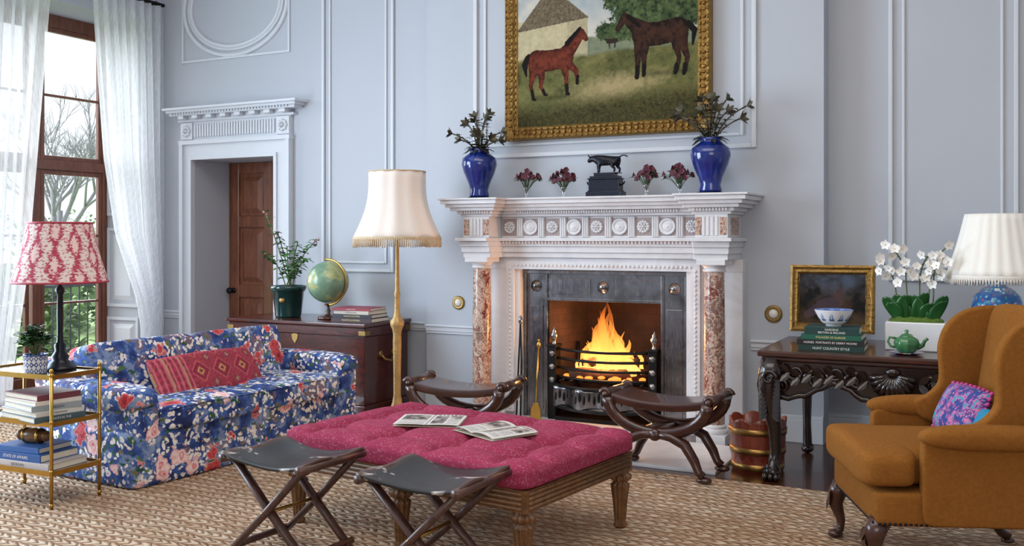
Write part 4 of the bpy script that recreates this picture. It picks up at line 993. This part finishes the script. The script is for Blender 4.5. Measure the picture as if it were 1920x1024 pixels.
# ------------------------------------------------------------ floor lamp
fl=thing('floor_lamp','gilt standard lamp with fringed cream shade beside the trunk','floor lamp',(-4.12,6.15,0))
m=MB(); m.lathe([(0,0),(.17,0),(.17,.02),(.15,.03),(.13,.05),(.07,.07),(.05,.1)],28); build(m,'base',GOLDL,fl)
m=MB(); m.lathe([(.05,.1),(.036,.14),(.027,.2),(.028,.4),(.032,.6),(.03,.66),(.036,.70),(.05,.73),(.052,.76),(.03,.79),(.02,.83),(.019,.95),(.024,.97),(.016,.99),(.014,1.2),(.013,1.6),(.01,1.62),(0,1.62)],24,flute=8,fl=.06); build(m,'pole',GOLDL,fl)
def shade(t,z0,z1,r0,r1,mat,n=48,bow=.0,ribs=0,colfn=None,nz=10,rf=.012):
    m=MB(); prof=[]
    for j in range(nz+1):
        q=j/nz; prof.append((r0+(r1-r0)*(q+bow*sin(PI*q)),z0+(z1-z0)*q))
    m.lathe(prof,n,flute=ribs,fl=rf if ribs else 0); return build(m,'shade',mat,t,solid=.004,colfn=colfn)
def fringe(t,r,z0,z1,mat,n):
    m=MB(); m.lathe([(r,z1),(r+.006,z1-.012),(r,z1-.024)],48)
    for i in range(n):
        q=2*PI*i/n; m.tube([(r*cos(q),r*sin(q),z1-.01),(r*1.005*cos(q),r*1.005*sin(q),z0+U(-.006,.006))],r*1.7/n,4)
    o=build(m,'fringe',mat,t); o['kind']='stuff'
def trimring(t,r,z,mat):
    m=MB(); m.tube(ringpts(r,z,48),.006,6,closed=True); build(m,'trim_band',mat,t)
s1=shade(fl,1.40,1.905,.330,.214,CREAMSH,96,.36,12,rf=.018); fringe(s1,.333,1.33,1.41,FRINGE,120); trimring(s1,.216,1.905,FRINGE)
def bulb(t,z,e,col=(1,.78,.55)):
    m=MB(); m.ell((0,0,z),(.03,.03,.042)); build(m,'bulb',CREAMSH,t)
    li=bpy.data.lights.new('lamp_glow','POINT'); li.energy=e; li.color=col; li.shadow_soft_size=.06
    o=bpy.data.objects.new('lamp_glow',li); COL.objects.link(o); o.location=t.location+V((0,0,z+.08))
bulb(fl,1.64,.8)
# ------------------------------------------------------------ etagere and things
ex,ey=-4.59,3.42
et=thing('etagere','three tier brass etagere table at the near end of the sofa','side table',(ex,ey,RZ),R(2))
for x in (-.29,.29):
    for y in (-.15,.15):
        m=MB(); m.tube([(x,y,0),(x,y,.69)],.009,8)
        for z in (.02,.19,.44,.68): m.ell((x,y,z),(.013,.013,.012),8,5)
        m.ell((x,y,.7),(.011,.011,.016),8,5); build(m,'post',BRASS,et)
ETW=P('etagere_shelf',rgb(54,44,40),.15,var=.2,Coat_Weight=.4)
for z in (.18,.43,.67):
    m=MB(); m.box(-.29,.29,-.15,.15,z-.008,z+.004); sf_=build(m,'shelf',ETW,et)
    m=MB()
    for s_ in (-1,1): m.box(-.295,.295,s_*.152-.004,s_*.152+.004,z-.014,z+.012); m.box(s_*.292-.004,s_*.292+.004,-.148,.148,z-.0135,z+.0115)
    build(m,'gallery_rail',BRASS,sf_)
EZ=.674+RZ
tl=thing('table_lamp','black column table lamp with red ikat shade on the etagere','table lamp',(-4.50,3.49,EZ))
m=MB(); m.lathe([(0,0),(.08,0),(.08,.015),(.066,.022),(.056,.04),(.04,.05),(.045,.07),(.026,.1),(.03,.13),(.018,.15),(.015,.2),(.017,.3),(.014,.4),(.022,.415),(.024,.43),(.01,.45),(.01,.62),(0,.62)],20,flute=8,fl=.03); build(m,'column',BLACKL,tl)
def ikat(v):
    a=np.arctan2(v[:,1],v[:,0]); z=v[:,2]; n=fbm(a*4+9,z*22,6,77); jag=np.abs(((z*52)%1)-.5); st_=(np.floor(z*90)%2)*.03
    qa=a*12/(2*PI)+.5*(n-.5)+st_; q=(qa%1); b=np.abs(q-.5); r=.25+.14*np.sin(z*34+2.4*np.floor(qa))+.1*(jag-.25)
    c=np.tile(npa(222,208,202),(len(v),1)); red=lerp(npa(150,34,62),npa(190,76,98),np.clip(n*1.3-.1,0,1)); mm=b<r; c[mm]=red[mm]
    inn=b<(r-.2); c[inn]=npa(226,198,194); fl_=(n>.55)&(~mm)&(jag<.3); c[fl_]=npa(190,104,120); return c
s2=shade(tl,.47,.785,.238,.158,IKAT,220,.06,0,ikat,110)
trimring(s2,.239,.47,CM(170,50,70)); trimring(s2,.159,.785,CM(170,50,70))
bulb(tl,.6,.6)
pl=thing('potted_plant','small leafy plant in blue and white patterned pot on the etagere','plant',(-4.49,3.335,EZ))
def potc(v):
    a=np.arctan2(v[:,1],v[:,0]); z=v[:,2]; p=np.abs(((a*8/PI)%1)-.5)+np.abs(((z*31)%1)-.5); c=np.tile(npa(222,226,232),(len(v),1)); c[(p<.5)]=npa(40,70,136); c[(p<.24)]=npa(222,226,232); c[z>.09]=npa(60,86,146); return c
m=MB(); m.lathe([(0,0),(.05,0)]+[(.054+.006*k/30,.004+.092*k/30) for k in range(31)]+[(.06,.1),(.054,.1),(.05,.088),(0,.086)],140); build(m,'pot',mk_attr('pot_glaze',.2),pl,colfn=potc)
m=MB();m2=MB()
for i in range(26):
    a_=U(0,6.28); q=U(.1,1); e=V((.1*q*cos(a_),.1*q*sin(a_),.12+.13*(1-q*.55)+U(-.02,.02))); m.tube([(0,0,.08),e*.6+V((0,0,.04)),e],.003,5)
    for j in range(8): b_=U(0,6.28); m2.leaf(e*U(.75,1),(cos(b_),sin(b_),U(-.1,.8)),U(.04,.06),.03)
build(m,'stems',STEMG,pl); build(m2,'foliage',LEAFD,pl)
stack(-4.52,3.40,.434+RZ,R(80),[(.27,.36,.03,CM(70,92,100),'slate book at the bottom of the middle shelf stack','GIANTS IN THE',WT,0,0),(.26,.34,.026,CM(208,206,200),'white book second up on the middle shelf','PAINTINGS',DT,2,0),(.26,.33,.03,CM(150,160,168),'grey book third up on the middle shelf','GARDENS',DT,-3,0),(.25,.32,.022,CM(222,218,210),'white book fourth up on the middle shelf',None,None,1,0),(.24,.3,.03,CM(120,62,74),'plum book on top of the middle shelf stack',None,None,4,.0)],'books on the middle shelf of the etagere')
zt=stack(-4.57,3.41,.184+RZ,R(4),[(.44,.25,.034,CM(198,188,186),'pale book at the bottom of the lowest shelf stack','GEORGIAN',DT,0,0),(.36,.24,.04,CM(42,86,150),'blue book second up on the lowest shelf','STATE OF AFFAIRS',WT,-1,-.02),(.3,.22,.03,CM(56,100,164),'brighter blue book on top of the lowest shelf stack',None,None,2,-.03)],'books on the lowest shelf of the etagere')
t=thing('wooden_ornament','turned brown wooden ornament lying on the blue books','ornament',(-4.59,3.4,zt),R(10))
m=MB(); m.lathe([(0,-.1),(.02,-.1),(.03,-.08),(.024,-.07),(.036,-.04),(.04,0),(.036,.04),(.024,.07),(.03,.08),(.02,.1),(0,.1)],20,T=TR(0,0,.04,0,PI/2)); wb_=build(m,'body',wood('turned_wood',rgb(70,42,22),rgb(150,104,56),8,(2,6,6),.4),t)
for x in (-.045,.045):
    m=MB(); m.lathe([(.037,-.008),(.041,-.004),(.041,.004),(.037,.008)],20,T=TR(x,0,.04,0,PI/2)); build(m,'brass_ring',BRASS,wb_)
# ------------------------------------------------------------ console and things on it
cn=thing('console_table','dark carved mahogany console table with shell apron and paw feet','console table',(-.525,6.05,0))
HW,HD=.735,.46
m=MB(); m.box(-HW,HW,-HD,HD,.715,.75); m.box(-HW+.02,HW-.02,-HD+.02,HD-.01,.69,.715); build(m,'table_top',STOOLW,cn,bevel=.01,seg=3)
def az(x): return .545-.08*math.exp(-(x/.15)**2)-.10*math.exp(-((abs(x)-.60)/.12)**2)+.024*cos(x*21)
poly=[(-.67,.69),(.67,.69)]+[(.67-1.34*i/70,az(.67-1.34*i/70)) for i in range(71)]
m=MB(); m.prism(poly,HD-.06,HD-.03,XZ)
for s_ in (-1,1):
    m.box(s_*.66-.015,s_*.66+.015,-HD+.062,HD-.052,.56,.69)
m.box(-.645,.645,HD-.05,HD-.03,.56,.69); ap2=build(m,'apron',DARKW,cn,bevel=.004)
m=MB()
for k in range(11):
    q=R(-85+17*k); m.tube([(0,-HD+.02,.66),(.06*sin(q),-HD-.012,.64-.05*cos(q)),(.115*sin(q),-HD+.0,.64-.125*cos(q))],[.008,.016,.02],7)
m.ell((0,-HD+.01,.665),(.04,.026,.026)); build(m,'shell',DARKW,ap2)
for s_ in (-1,1):
    m=MB()
    for cx,cz,r0,dr in ((.19,.6,.06,1),(.3,.635,.045,-1),(.41,.595,.062,1),(.52,.63,.048,-1),(.6,.55,.045,1)):
        m.tube([(s_*(cx+r0*(1-i/28)*cos(dr*i*.42)),-HD+.018,cz+r0*(1-i/28)*sin(dr*i*.42)*.9) for i in range(25)],[.016-.0004*i for i in range(25)],6)
    m.tube([(s_*(.1+.55*i/18),-HD+.015,az(.1+.55*i/18)+.014+.006*sin(i*2)) for i in range(19)],.016,6)
    for i in range(9):
        for q in (.6,-.7): m.leaf((s_*(.13+i*.06),-HD+.012,.61+.02*(i%2)),(s_*.7,-.35,q),.075,.04,up=(0,-1,0),droop=0)
    build(m,'scroll_carving',DARKW,ap2)
for x in (-1,1):
    m=MB(); X=x*.655; Y0=-HD+.05
    m.tube([(X,Y0,.69),(X,Y0-.015,.63),(X+x*.014,Y0-.035,.55),(X+x*.005,Y0-.03,.45),(X-x*.012,Y0+.0,.3),(X-x*.014,Y0+.015,.16),(X,Y0+.005,.08),(X+x*.005,Y0-.02,.05)],[.07,.078,.072,.056,.04,.032,.036,.05],10)
    for k in (-1,0,1): m.ell((X+k*.032,Y0-.045,.025),(.02,.034,.025),8,6)
    m.ell((X,Y0-.01,.045),(.055,.045,.045),10,6); lg_=build(m,'leg',DARKW,cn)
    m=MB()
    for i in range(9): 
        for q in (-1,1): m.leaf((X+q*.02,Y0-.075+.0*i,.64-.028*i),(q*.55,-.25,-1),.075,.045,up=(0,-1,0),droop=0)
    m.tube([(X+.045*(1-i/22)*cos(i*.45),Y0-.105,.6+.045*(1-i/22)*sin(i*.45)) for i in range(20)],[.014-.0004*i for i in range(20)],6)
    build(m,'knee_carving',DARKW,lg_)
    m=MB(); X=x*.60; m.tube([(X,HD-.07,.69),(X,HD-.07,.5),(X,HD-.08,.2),(X,HD-.06,.06),(X,HD-.05,.04)],[.045,.035,.026,.03,.04],8); m.ell((X,HD-.06,.03),(.04,.05,.03)); build(m,'leg',DARKW,cn)
# gilt picture
sp=thing('small_painting','small gilt framed dark landscape with bird leaning behind the books','painting',(-.975,6.47,.752),0); sp.rotation_euler=(-R(5),0,0)
def dark(v):
    x=v[:,0]; z=v[:,2]-.035; n=fbm(x+2,z+2,12,55); c=lerp(npa(26,24,24),npa(84,64,44),np.clip(n*1.6-.4,0,1))
    s=np.clip((z-.2)/.12,0,1)*np.clip(n*1.8-.5,0,1); c=lerp(c,npa(72,90,112),s*.9)
    k=caps(x*100,z*100,[((-6,17,4.5),(3,20,4)),((3,20,3),(5,27,1.6)),((5,27,1.8),(7,27,.8)),((-6,17,4),(-16,11,2)),((0,15,1),(0,9,.6))]); c[k<1]=lerp(npa(30,44,66),npa(96,64,50),n)[k<1]; return c
m=MB(); m.grid(lambda u,v:(-.205+.41*u,-.012,.085+.33*v),100,80); build(m,'canvas',PAINT,sp,colfn=dark)
m=MB(); frame_mb(m,.262,.435,[(0,0),(0,.035),(.015,.042),(.03,.03),(.045,.032),(.058,.015),(.058,.01)])
for i in range(len(m.v)): m.v[i]=(m.v[i][0],m.v[i][1],m.v[i][2]+.035)
build(m,'gilt_frame',GOLDF,sp)
for x in (-.15,.15):
    m=MB(); m.box(x-.02,x+.02,-.04,.02,0,.035); build(m,'support_foot',BRASS,sp)
zt=stack(-.87,5.84,.75,R(2),[(.36,.27,.034,CM(18,52,46),'dark green book at the bottom of the console stack','HUNT COUNTRY STYLE',WT,0,0),(.37,.26,.03,CM(24,22,26),'black book second from the bottom on the console','HORSES  PORTRAITS BY DERRY MOORE',WT,2,-.01),
    (.33,.25,.03,CM(22,88,70),'bright green book third from the bottom on the console','FOLIAGES OF EUROPE',GT,-1,.0),(.3,.24,.042,CM(16,58,56),'thick teal book on top of the console stack','GARDENS\nBRITAIN & IRELAND',WT,1,0)],'books stacked on the console')
t=thing('ship_bowl','white china bowl painted with blue ships on the stacked books','bowl',(-.87,5.84,zt))
def bowlc(v):
    a=np.arctan2(v[:,1],v[:,0])*4; z=v[:,2]; c=np.tile(npa(238,240,244),(len(v),1)); u=((a*.8)%2.0)-1.0
    hull=(np.abs(u)<.6)&(z>.032)&(z<.042); sail=(np.abs(u)<.5*(1-(z-.045)/.04))&(z>.045)&(z<.08)&(((u*5)%1)<.75); c[hull]=npa(60,80,130); c[sail]=npa(120,150,200); c[z>.094]=npa(90,120,180); return c
m=MB(); m.lathe([(0,0),(.045,0),(.045,.01)]+[(.05+.06*(k/18)**.6,.012+.085*k/18) for k in range(19)]+[(.104,.097),(.07,.04),(.0,.025)],140); build(m,'bowl_body',mk_attr('bowl_glaze',.12),t,colfn=bowlc)
op=thing('orchid_planter','white trough planter of white orchids on the console','plant',(-.44,6.02,.75))
m=MB(); m.box(-.16,.16,-.08,.08,0,.165); build(m,'trough',CERAM,op,bevel=.008)
m=MB(); m.rbox((0,0,.165),(.30,.145,.06),2.6,14,fn=lambda q:V((q.x,q.y,q.z+.006*sin(q.x*90)*cos(q.y*80)))); mo=build(m,'moss',MOSS,op); mo['kind']='stuff'
for i,(x,a_,q,h_) in enumerate(((-.09,2.6,.9,.18),(-.06,2.0,1,.2),(.0,.9,.9,.22),(-.03,3.0,.8,.17),(.07,.5,1,.18),(.1,.9,.9,.2),(.03,2.2,.8,.2),(-.08,1.2,.9,.2),(.05,5.2,.6,.14),(-.09,4.0,.7,.14),(.09,5.6,.8,.16))):
    m=MB(); dx=cos(a_); dy=-abs(sin(a_))*.4
    def lf(u,v):
        t_=v; w_=.042*max(0,sin(PI*min(1,t_*.9+.08)))**.6; s__=(u-.5)*2
        base=V((x+dx*.10*t_*q,-.03+dy*.1*t_,.165+h_*1.1*t_-.35*h_*t_*t_)); side=V((1,dx*.3,.35*abs(dx)-.1)).normalized()
        return base+side*(w_*s__)+V((0,.0,.008*abs(s__)))
    m.grid(lf,4,10); build(m,'orchid_leaf',ORCHLEAF,op,solid=.003)
for i,(x,lean,h,ar) in enumerate(((-.09,-.05,.46,-.05),(-.04,-.03,.56,-.06),(.02,.0,.50,.05),(.06,.03,.47,.06),(.09,.01,.55,.05))):
    m=MB(); pts=[]
    for k in range(13):
        t_=k/12; pts.append(V((x+lean*t_+ar*max(0,t_-.5)**1.4*3,-.05*max(0,t_-.5)**1.2*3,.17+h*(t_-.24*t_**3.4))))
    m.tube(pts,.004,6,0)
    for k in (6,7,8,9,10,11,12):
        b_=pts[k]+V(((-1)**k*U(.014,.042)+U(-.008,.008),U(-.05,-.015),U(-.026,.026))); m.tube([pts[k],b_],.002,4,0)
        dr=V((U(-.9,.9),-1,U(-.4,.4))).normalized(); o1=dr.cross(V((0,0,1))).normalized(); o2=o1.cross(dr); rl_=U(-.3,.3); sz=U(.026,.035)
        for q in range(5):
            an=PI/2+rl_+q*2*PI/5; od=o1*cos(an)+o2*sin(an); m.leaf(b_,od+dr*.2,sz,sz*1.05 if q in (1,4) else sz*.65,up=dr,droop=0,mi=1)
        m.ell(b_+dr*.004,(.0035,.0035,.005),6,4,2)
    build(m,'flower_spray',[STEMG,PETALW,LIP],op)
t=thing('saucer','dark patterned saucer under the green teapot','saucer',(-.47,5.77,.75))
m=MB(); m.lathe([(0,0),(.05,0),(.085,.01),(.09,.014),(.085,.014),(.05,.006),(0,.006)],28); build(m,'dish',mk_painted_pot('saucer_glaze',rgb(60,70,120),[rgb(180,60,50),rgb(70,90,150),rgb(220,210,200)],40),t)
t=thing('teapot','green cabbage leaf teapot in front of the orchids','teapot',(-.47,5.77,.756),R(-8))
m=MB(); m.lathe([(0,0),(.035,0),(.04,.006),(.06,.03),(.068,.055),(.06,.08),(.035,.094),(0,.096)],40,flute=10,fl=.04); build(m,'pot_body',TEAL,t)
m=MB(); m.lathe([(.036,.092),(.03,.104),(.012,.11),(.008,.116),(.013,.126),(0,.134)],20); build(m,'lid',TEAL,t)
m=MB(); m.tube([(.055,0,.035),(.085,0,.05),(.095,0,.075),(.112,0,.088)],[.016,.012,.009,.008],8); build(m,'spout',TEAL,t)
m=MB(); m.tube([(-.055,0,.08),(-.09,0,.085),(-.1,0,.06),(-.085,0,.035),(-.06,0,.03)],.007,8); build(m,'handle',TEAL,t)
cl=thing('table_lamp','blue flowered china lamp with pleated cream shade behind the wing chair','table lamp',(-.02,6.12,.75))
m=MB(); m.lathe([(0,0),(.08,0),(.08,.02),(.07,.025)],24); build(m,'foot',BRASS,cl)
m=MB(); m.lathe([(.07,.025),(.075,.05),(.11,.12),(.135,.2),(.138,.26),(.12,.32),(.08,.36),(.05,.375),(.045,.4),(0,.4)],36); build(m,'china_body',LAMPPOT,cl)
m=MB(); m.tube([(0,0,.4),(0,0,.6)],.01,8); build(m,'stem',BRASS,cl)
s3=shade(cl,.435,.785,.262,.165,IVORYSH,144,.06,24,rf=.014); fringe(s3,.266,.39,.44,IVORYF,110)
bulb(cl,.6,.9)
# bucket
bk=thing('log_bucket','brass bound mahogany bucket with scalloped rim under the console corner','bucket',(-1.315,5.86,0))
KB=1.07
m=MB(); n_=64; prof=[(r*KB,z) for r,z in ((.0,.012),(.13,.012),(.132,.0),(.14,0),(.152,.16),(.158,.295))]
m.lathe(prof,n_,flute=16,fl=.008)
def rimz(i): return .295+.028*abs(sin(i/n_*8*PI))
vs=[];fs=[]
for i in range(n_):
    a_=2*PI*i/n_
    for r,z in ((.158,.295),(.16,rimz(i)),(.148,rimz(i)),(.146,.05)): vs.append((r*KB*cos(a_),r*KB*sin(a_),z))
for i in range(n_):
    k=(i+1)%n_
    for j in range(3): fs.append((i*4+j,k*4+j,k*4+j+1,i*4+j+1))
m.add(vs,fs); sv_=build(m,'staves',BUCKETW,bk)
BANDM=P('bucket_brass',rgb(160,124,70),.35,.85,var=.3,scale=20)
for z,r in ((.035,.1425),(.13,.151),(.245,.1565)):
    r*=KB; m=MB(); m.lathe([(r-.002,z-.018),(r+.004,z-.018),(r+.006,z+.018),(r,z+.018)],48); build(m,'brass_band',BANDM,bk)
# ------------------------------------------------------------ wing chair
CX,CY=-.28,4.47
wc=thing('wing_chair','mustard wool wing armchair facing the ottoman','armchair',(CX,CY,RZ),-R(68))
m=MB(); m.rbox((0,.03,.305),(.70,.70,.14),14,12); sf2=build(m,'seat_frame',ORANGE,wc)
m=MB(); m.rbox((0,.0,.45),(.56,.62,.155),6,14,fn=lambda q:V((q.x,q.y,q.z+.018*(1-(q.x/.3)**2)))); m.rbox((0,-.25,.45),(.69,.24,.155),5,14,fn=lambda q:V((q.x,q.y,q.z+.016*(1-(q.x/.36)**2)))); build(m,'seat_cushion',ORANGE,wc)
m=MB(); m.rbox((0,0,0),(.60,.15,.74),9,14,T=TR(0,.385,.70,-R(9)),fn=lambda q:V((q.x,q.y-.02*(1-(q.x/.31)**2),q.z+.02*(1-(q.x/.31)**2)*(1 if q.z>0 else 0)))); build(m,'backrest',ORANGE,wc)
for s_ in (-1,1):
    m=MB(); prof=spline([(.42,.52),(.49,.75),(.515,.98),(.46,1.055),(.36,1.072),(.255,1.045),(.18,.975),(.15,.88),(.155,.79),(.15,.715),(.10,.66),(.04,.625),(.08,.55),(.25,.51)],4)
    T=TR(s_*.328,0,0,0,0,s_*R(5)); m.prism(prof,-.026,.026,T@YZ); o=build(m,'wing',ORANGE,wc,bevel=.017,seg=4)
    for p in o.data.polygons: p.use_smooth=True
    m=MB(); m.rbox((s_*.345,.13,.42),(.06,.54,.34),14,12)
    m.rbox((s_*.362,.13,.60),(.125,.57,.10),2.6,16)
    build(m,'arm',ORANGE,wc)
    m=MB(); X=s_*.29; m.tube([(X,-.28,.25),(X+s_*.01,-.305,.2),(X+s_*.012,-.31,.15),(X,-.29,.08),(X,-.295,.04),(X,-.315,.032)],[.045,.042,.032,.02,.02,.03],10); m.ell((X+.0,-.315,.018),(.03,.036,.018))
    for k in range(3): m.leaf((X,-.335,.225-.02*k),(s_*.4*(k-1),-.3,-1),.06,.04,up=(0,-1,0))
    build(m,'leg',STOOLW,wc)
    m=MB(); m.tube([(s_*.26,.32,.25),(s_*.26,.35,.14),(s_*.265,.41,.05),(s_*.27,.44,.03)],[.034,.026,.022,.024],8); m.ell((s_*.27,.44,.014),(.028,.03,.014)); build(m,'leg',STOOLW,wc)
m=MB()
for i in range(34):
    y=-.30+i*.02; 
    for s_ in (-1,1): m.ell((s_*.348,y,.25),(.005,.007,.007),6,4)
for i in range(33): m.ell((-.32+i*.02,-.318,.25),(.007,.005,.007),6,4)
nt=build(m,'nail_trim',BRONZE,sf2); nt['kind']='stuff'
ca,sa=cos(-R(68)),sin(-R(68))
def c2w(x,y,z): return (CX+ca*x-sa*y,CY+sa*x+ca*y,z+RZ)
def pomc(v):
    x,z=v[:,0],v[:,2]; n=fbm(x+5,z+5,44,91); c=np.tile(npa(44,66,136),(len(v),1)); c[n>.42]=npa(150,50,116); c[n>.5]=npa(76,74,150); c[n>.57]=npa(204,110,154); c[n>.66]=npa(60,140,170); c[(n>.455)&(n<.47)]=npa(190,180,200); return c
po=pillow('pompom_cushion','pink and blue patterned cushion with pompom edge on the wing chair','cushion',c2w(-.07,.165,.63),(-R(26),0,-R(68)+R(8)),(.33,.10,.23),pomc,WOVEN)
m=MB()
for k in range(36):
    q=k/36*4; s_=int(q); f_=q-s_; x,z=((-1+2*f_,1),(1,1-2*f_),(1-2*f_,-1),(-1,-1+2*f_))[s_]; m.ell((x*.165*(1-.05*z*z),0,z*.115*(1-.07*x*x)),.010,7,5)
pe=build(m,'pompom_edge',CM(190,60,140),po); pe['kind']='stuff'
pillow('velvet_cushion','plain turquoise cushion beside the patterned one on the wing chair','cushion',c2w(.13,.18,.595),(-R(26),0,-R(68)),(.26,.06,.16),lambda v:np.zeros((len(v),3)),TURQ)
# ------------------------------------------------------------ light, world, camera
wd=bpy.data.worlds.new('World'); SC.world=wd; wd.use_nodes=True; bg=wd.node_tree.nodes['Background']; bg.inputs[0].default_value=(.90,.95,1.0,1); bg.inputs[1].default_value=1.2
def area(name,loc,rot,sx,sy,e,col):
    li=bpy.data.lights.new(name,'AREA'); li.shape='RECTANGLE'; li.size=sx; li.size_y=sy; li.energy=e; li.color=col
    o=bpy.data.objects.new(name,li); COL.objects.link(o); o.location=loc; o.rotation_euler=rot; return o
area('left_fill',(-7.3,2.4,2.0),(0,-R(90),0),2.8,3.2,370,(.70,.85,1))  # added cool fill lamp; the wall has no window here
area('rear_fill',(1.2,-1.7,2.4),(R(80),0,R(6)),3.6,2.4,88,(1,.91,.80))  # added warm fill lamp behind the camera, in front of a closed wall
area('ceiling_fill',(-1.8,2.8,4.6),(0,0,0),4.4,3.0,112,(1,.93,.84))  # added fill lamp under the ceiling, brightens floor and table tops
sn=bpy.data.lights.new('soft_daylight','SUN'); sn.energy=13; sn.angle=R(80); sn.color=(.9,.95,1)
o=bpy.data.objects.new('soft_daylight',sn); COL.objects.link(o); o.location=(-12,8,6); o.rotation_euler=V((1,-.1,-.42)).to_track_quat('-Z','Y').to_euler()
fl_=bpy.data.lights.new('fire_glow','POINT'); fl_.energy=34; fl_.color=(1,.45,.14); fl_.shadow_soft_size=.12
o=bpy.data.objects.new('fire_glow',fl_); COL.objects.link(o); o.location=(FX-.02,YB+.0,.64)
cam=bpy.data.cameras.new('Camera'); co=bpy.data.objects.new('Camera',cam); COL.objects.link(co); SC.camera=co
co.location=(0,0,1.4); co.rotation_euler=(R(90),0,R(27)); cam.sensor_width=36; cam.lens=33.75; cam.shift_y=-66/1920; cam.clip_start=.05; cam.clip_end=300
SC.view_settings.view_transform='Standard'; SC.view_settings.look='None'; SC.view_settings.exposure=0
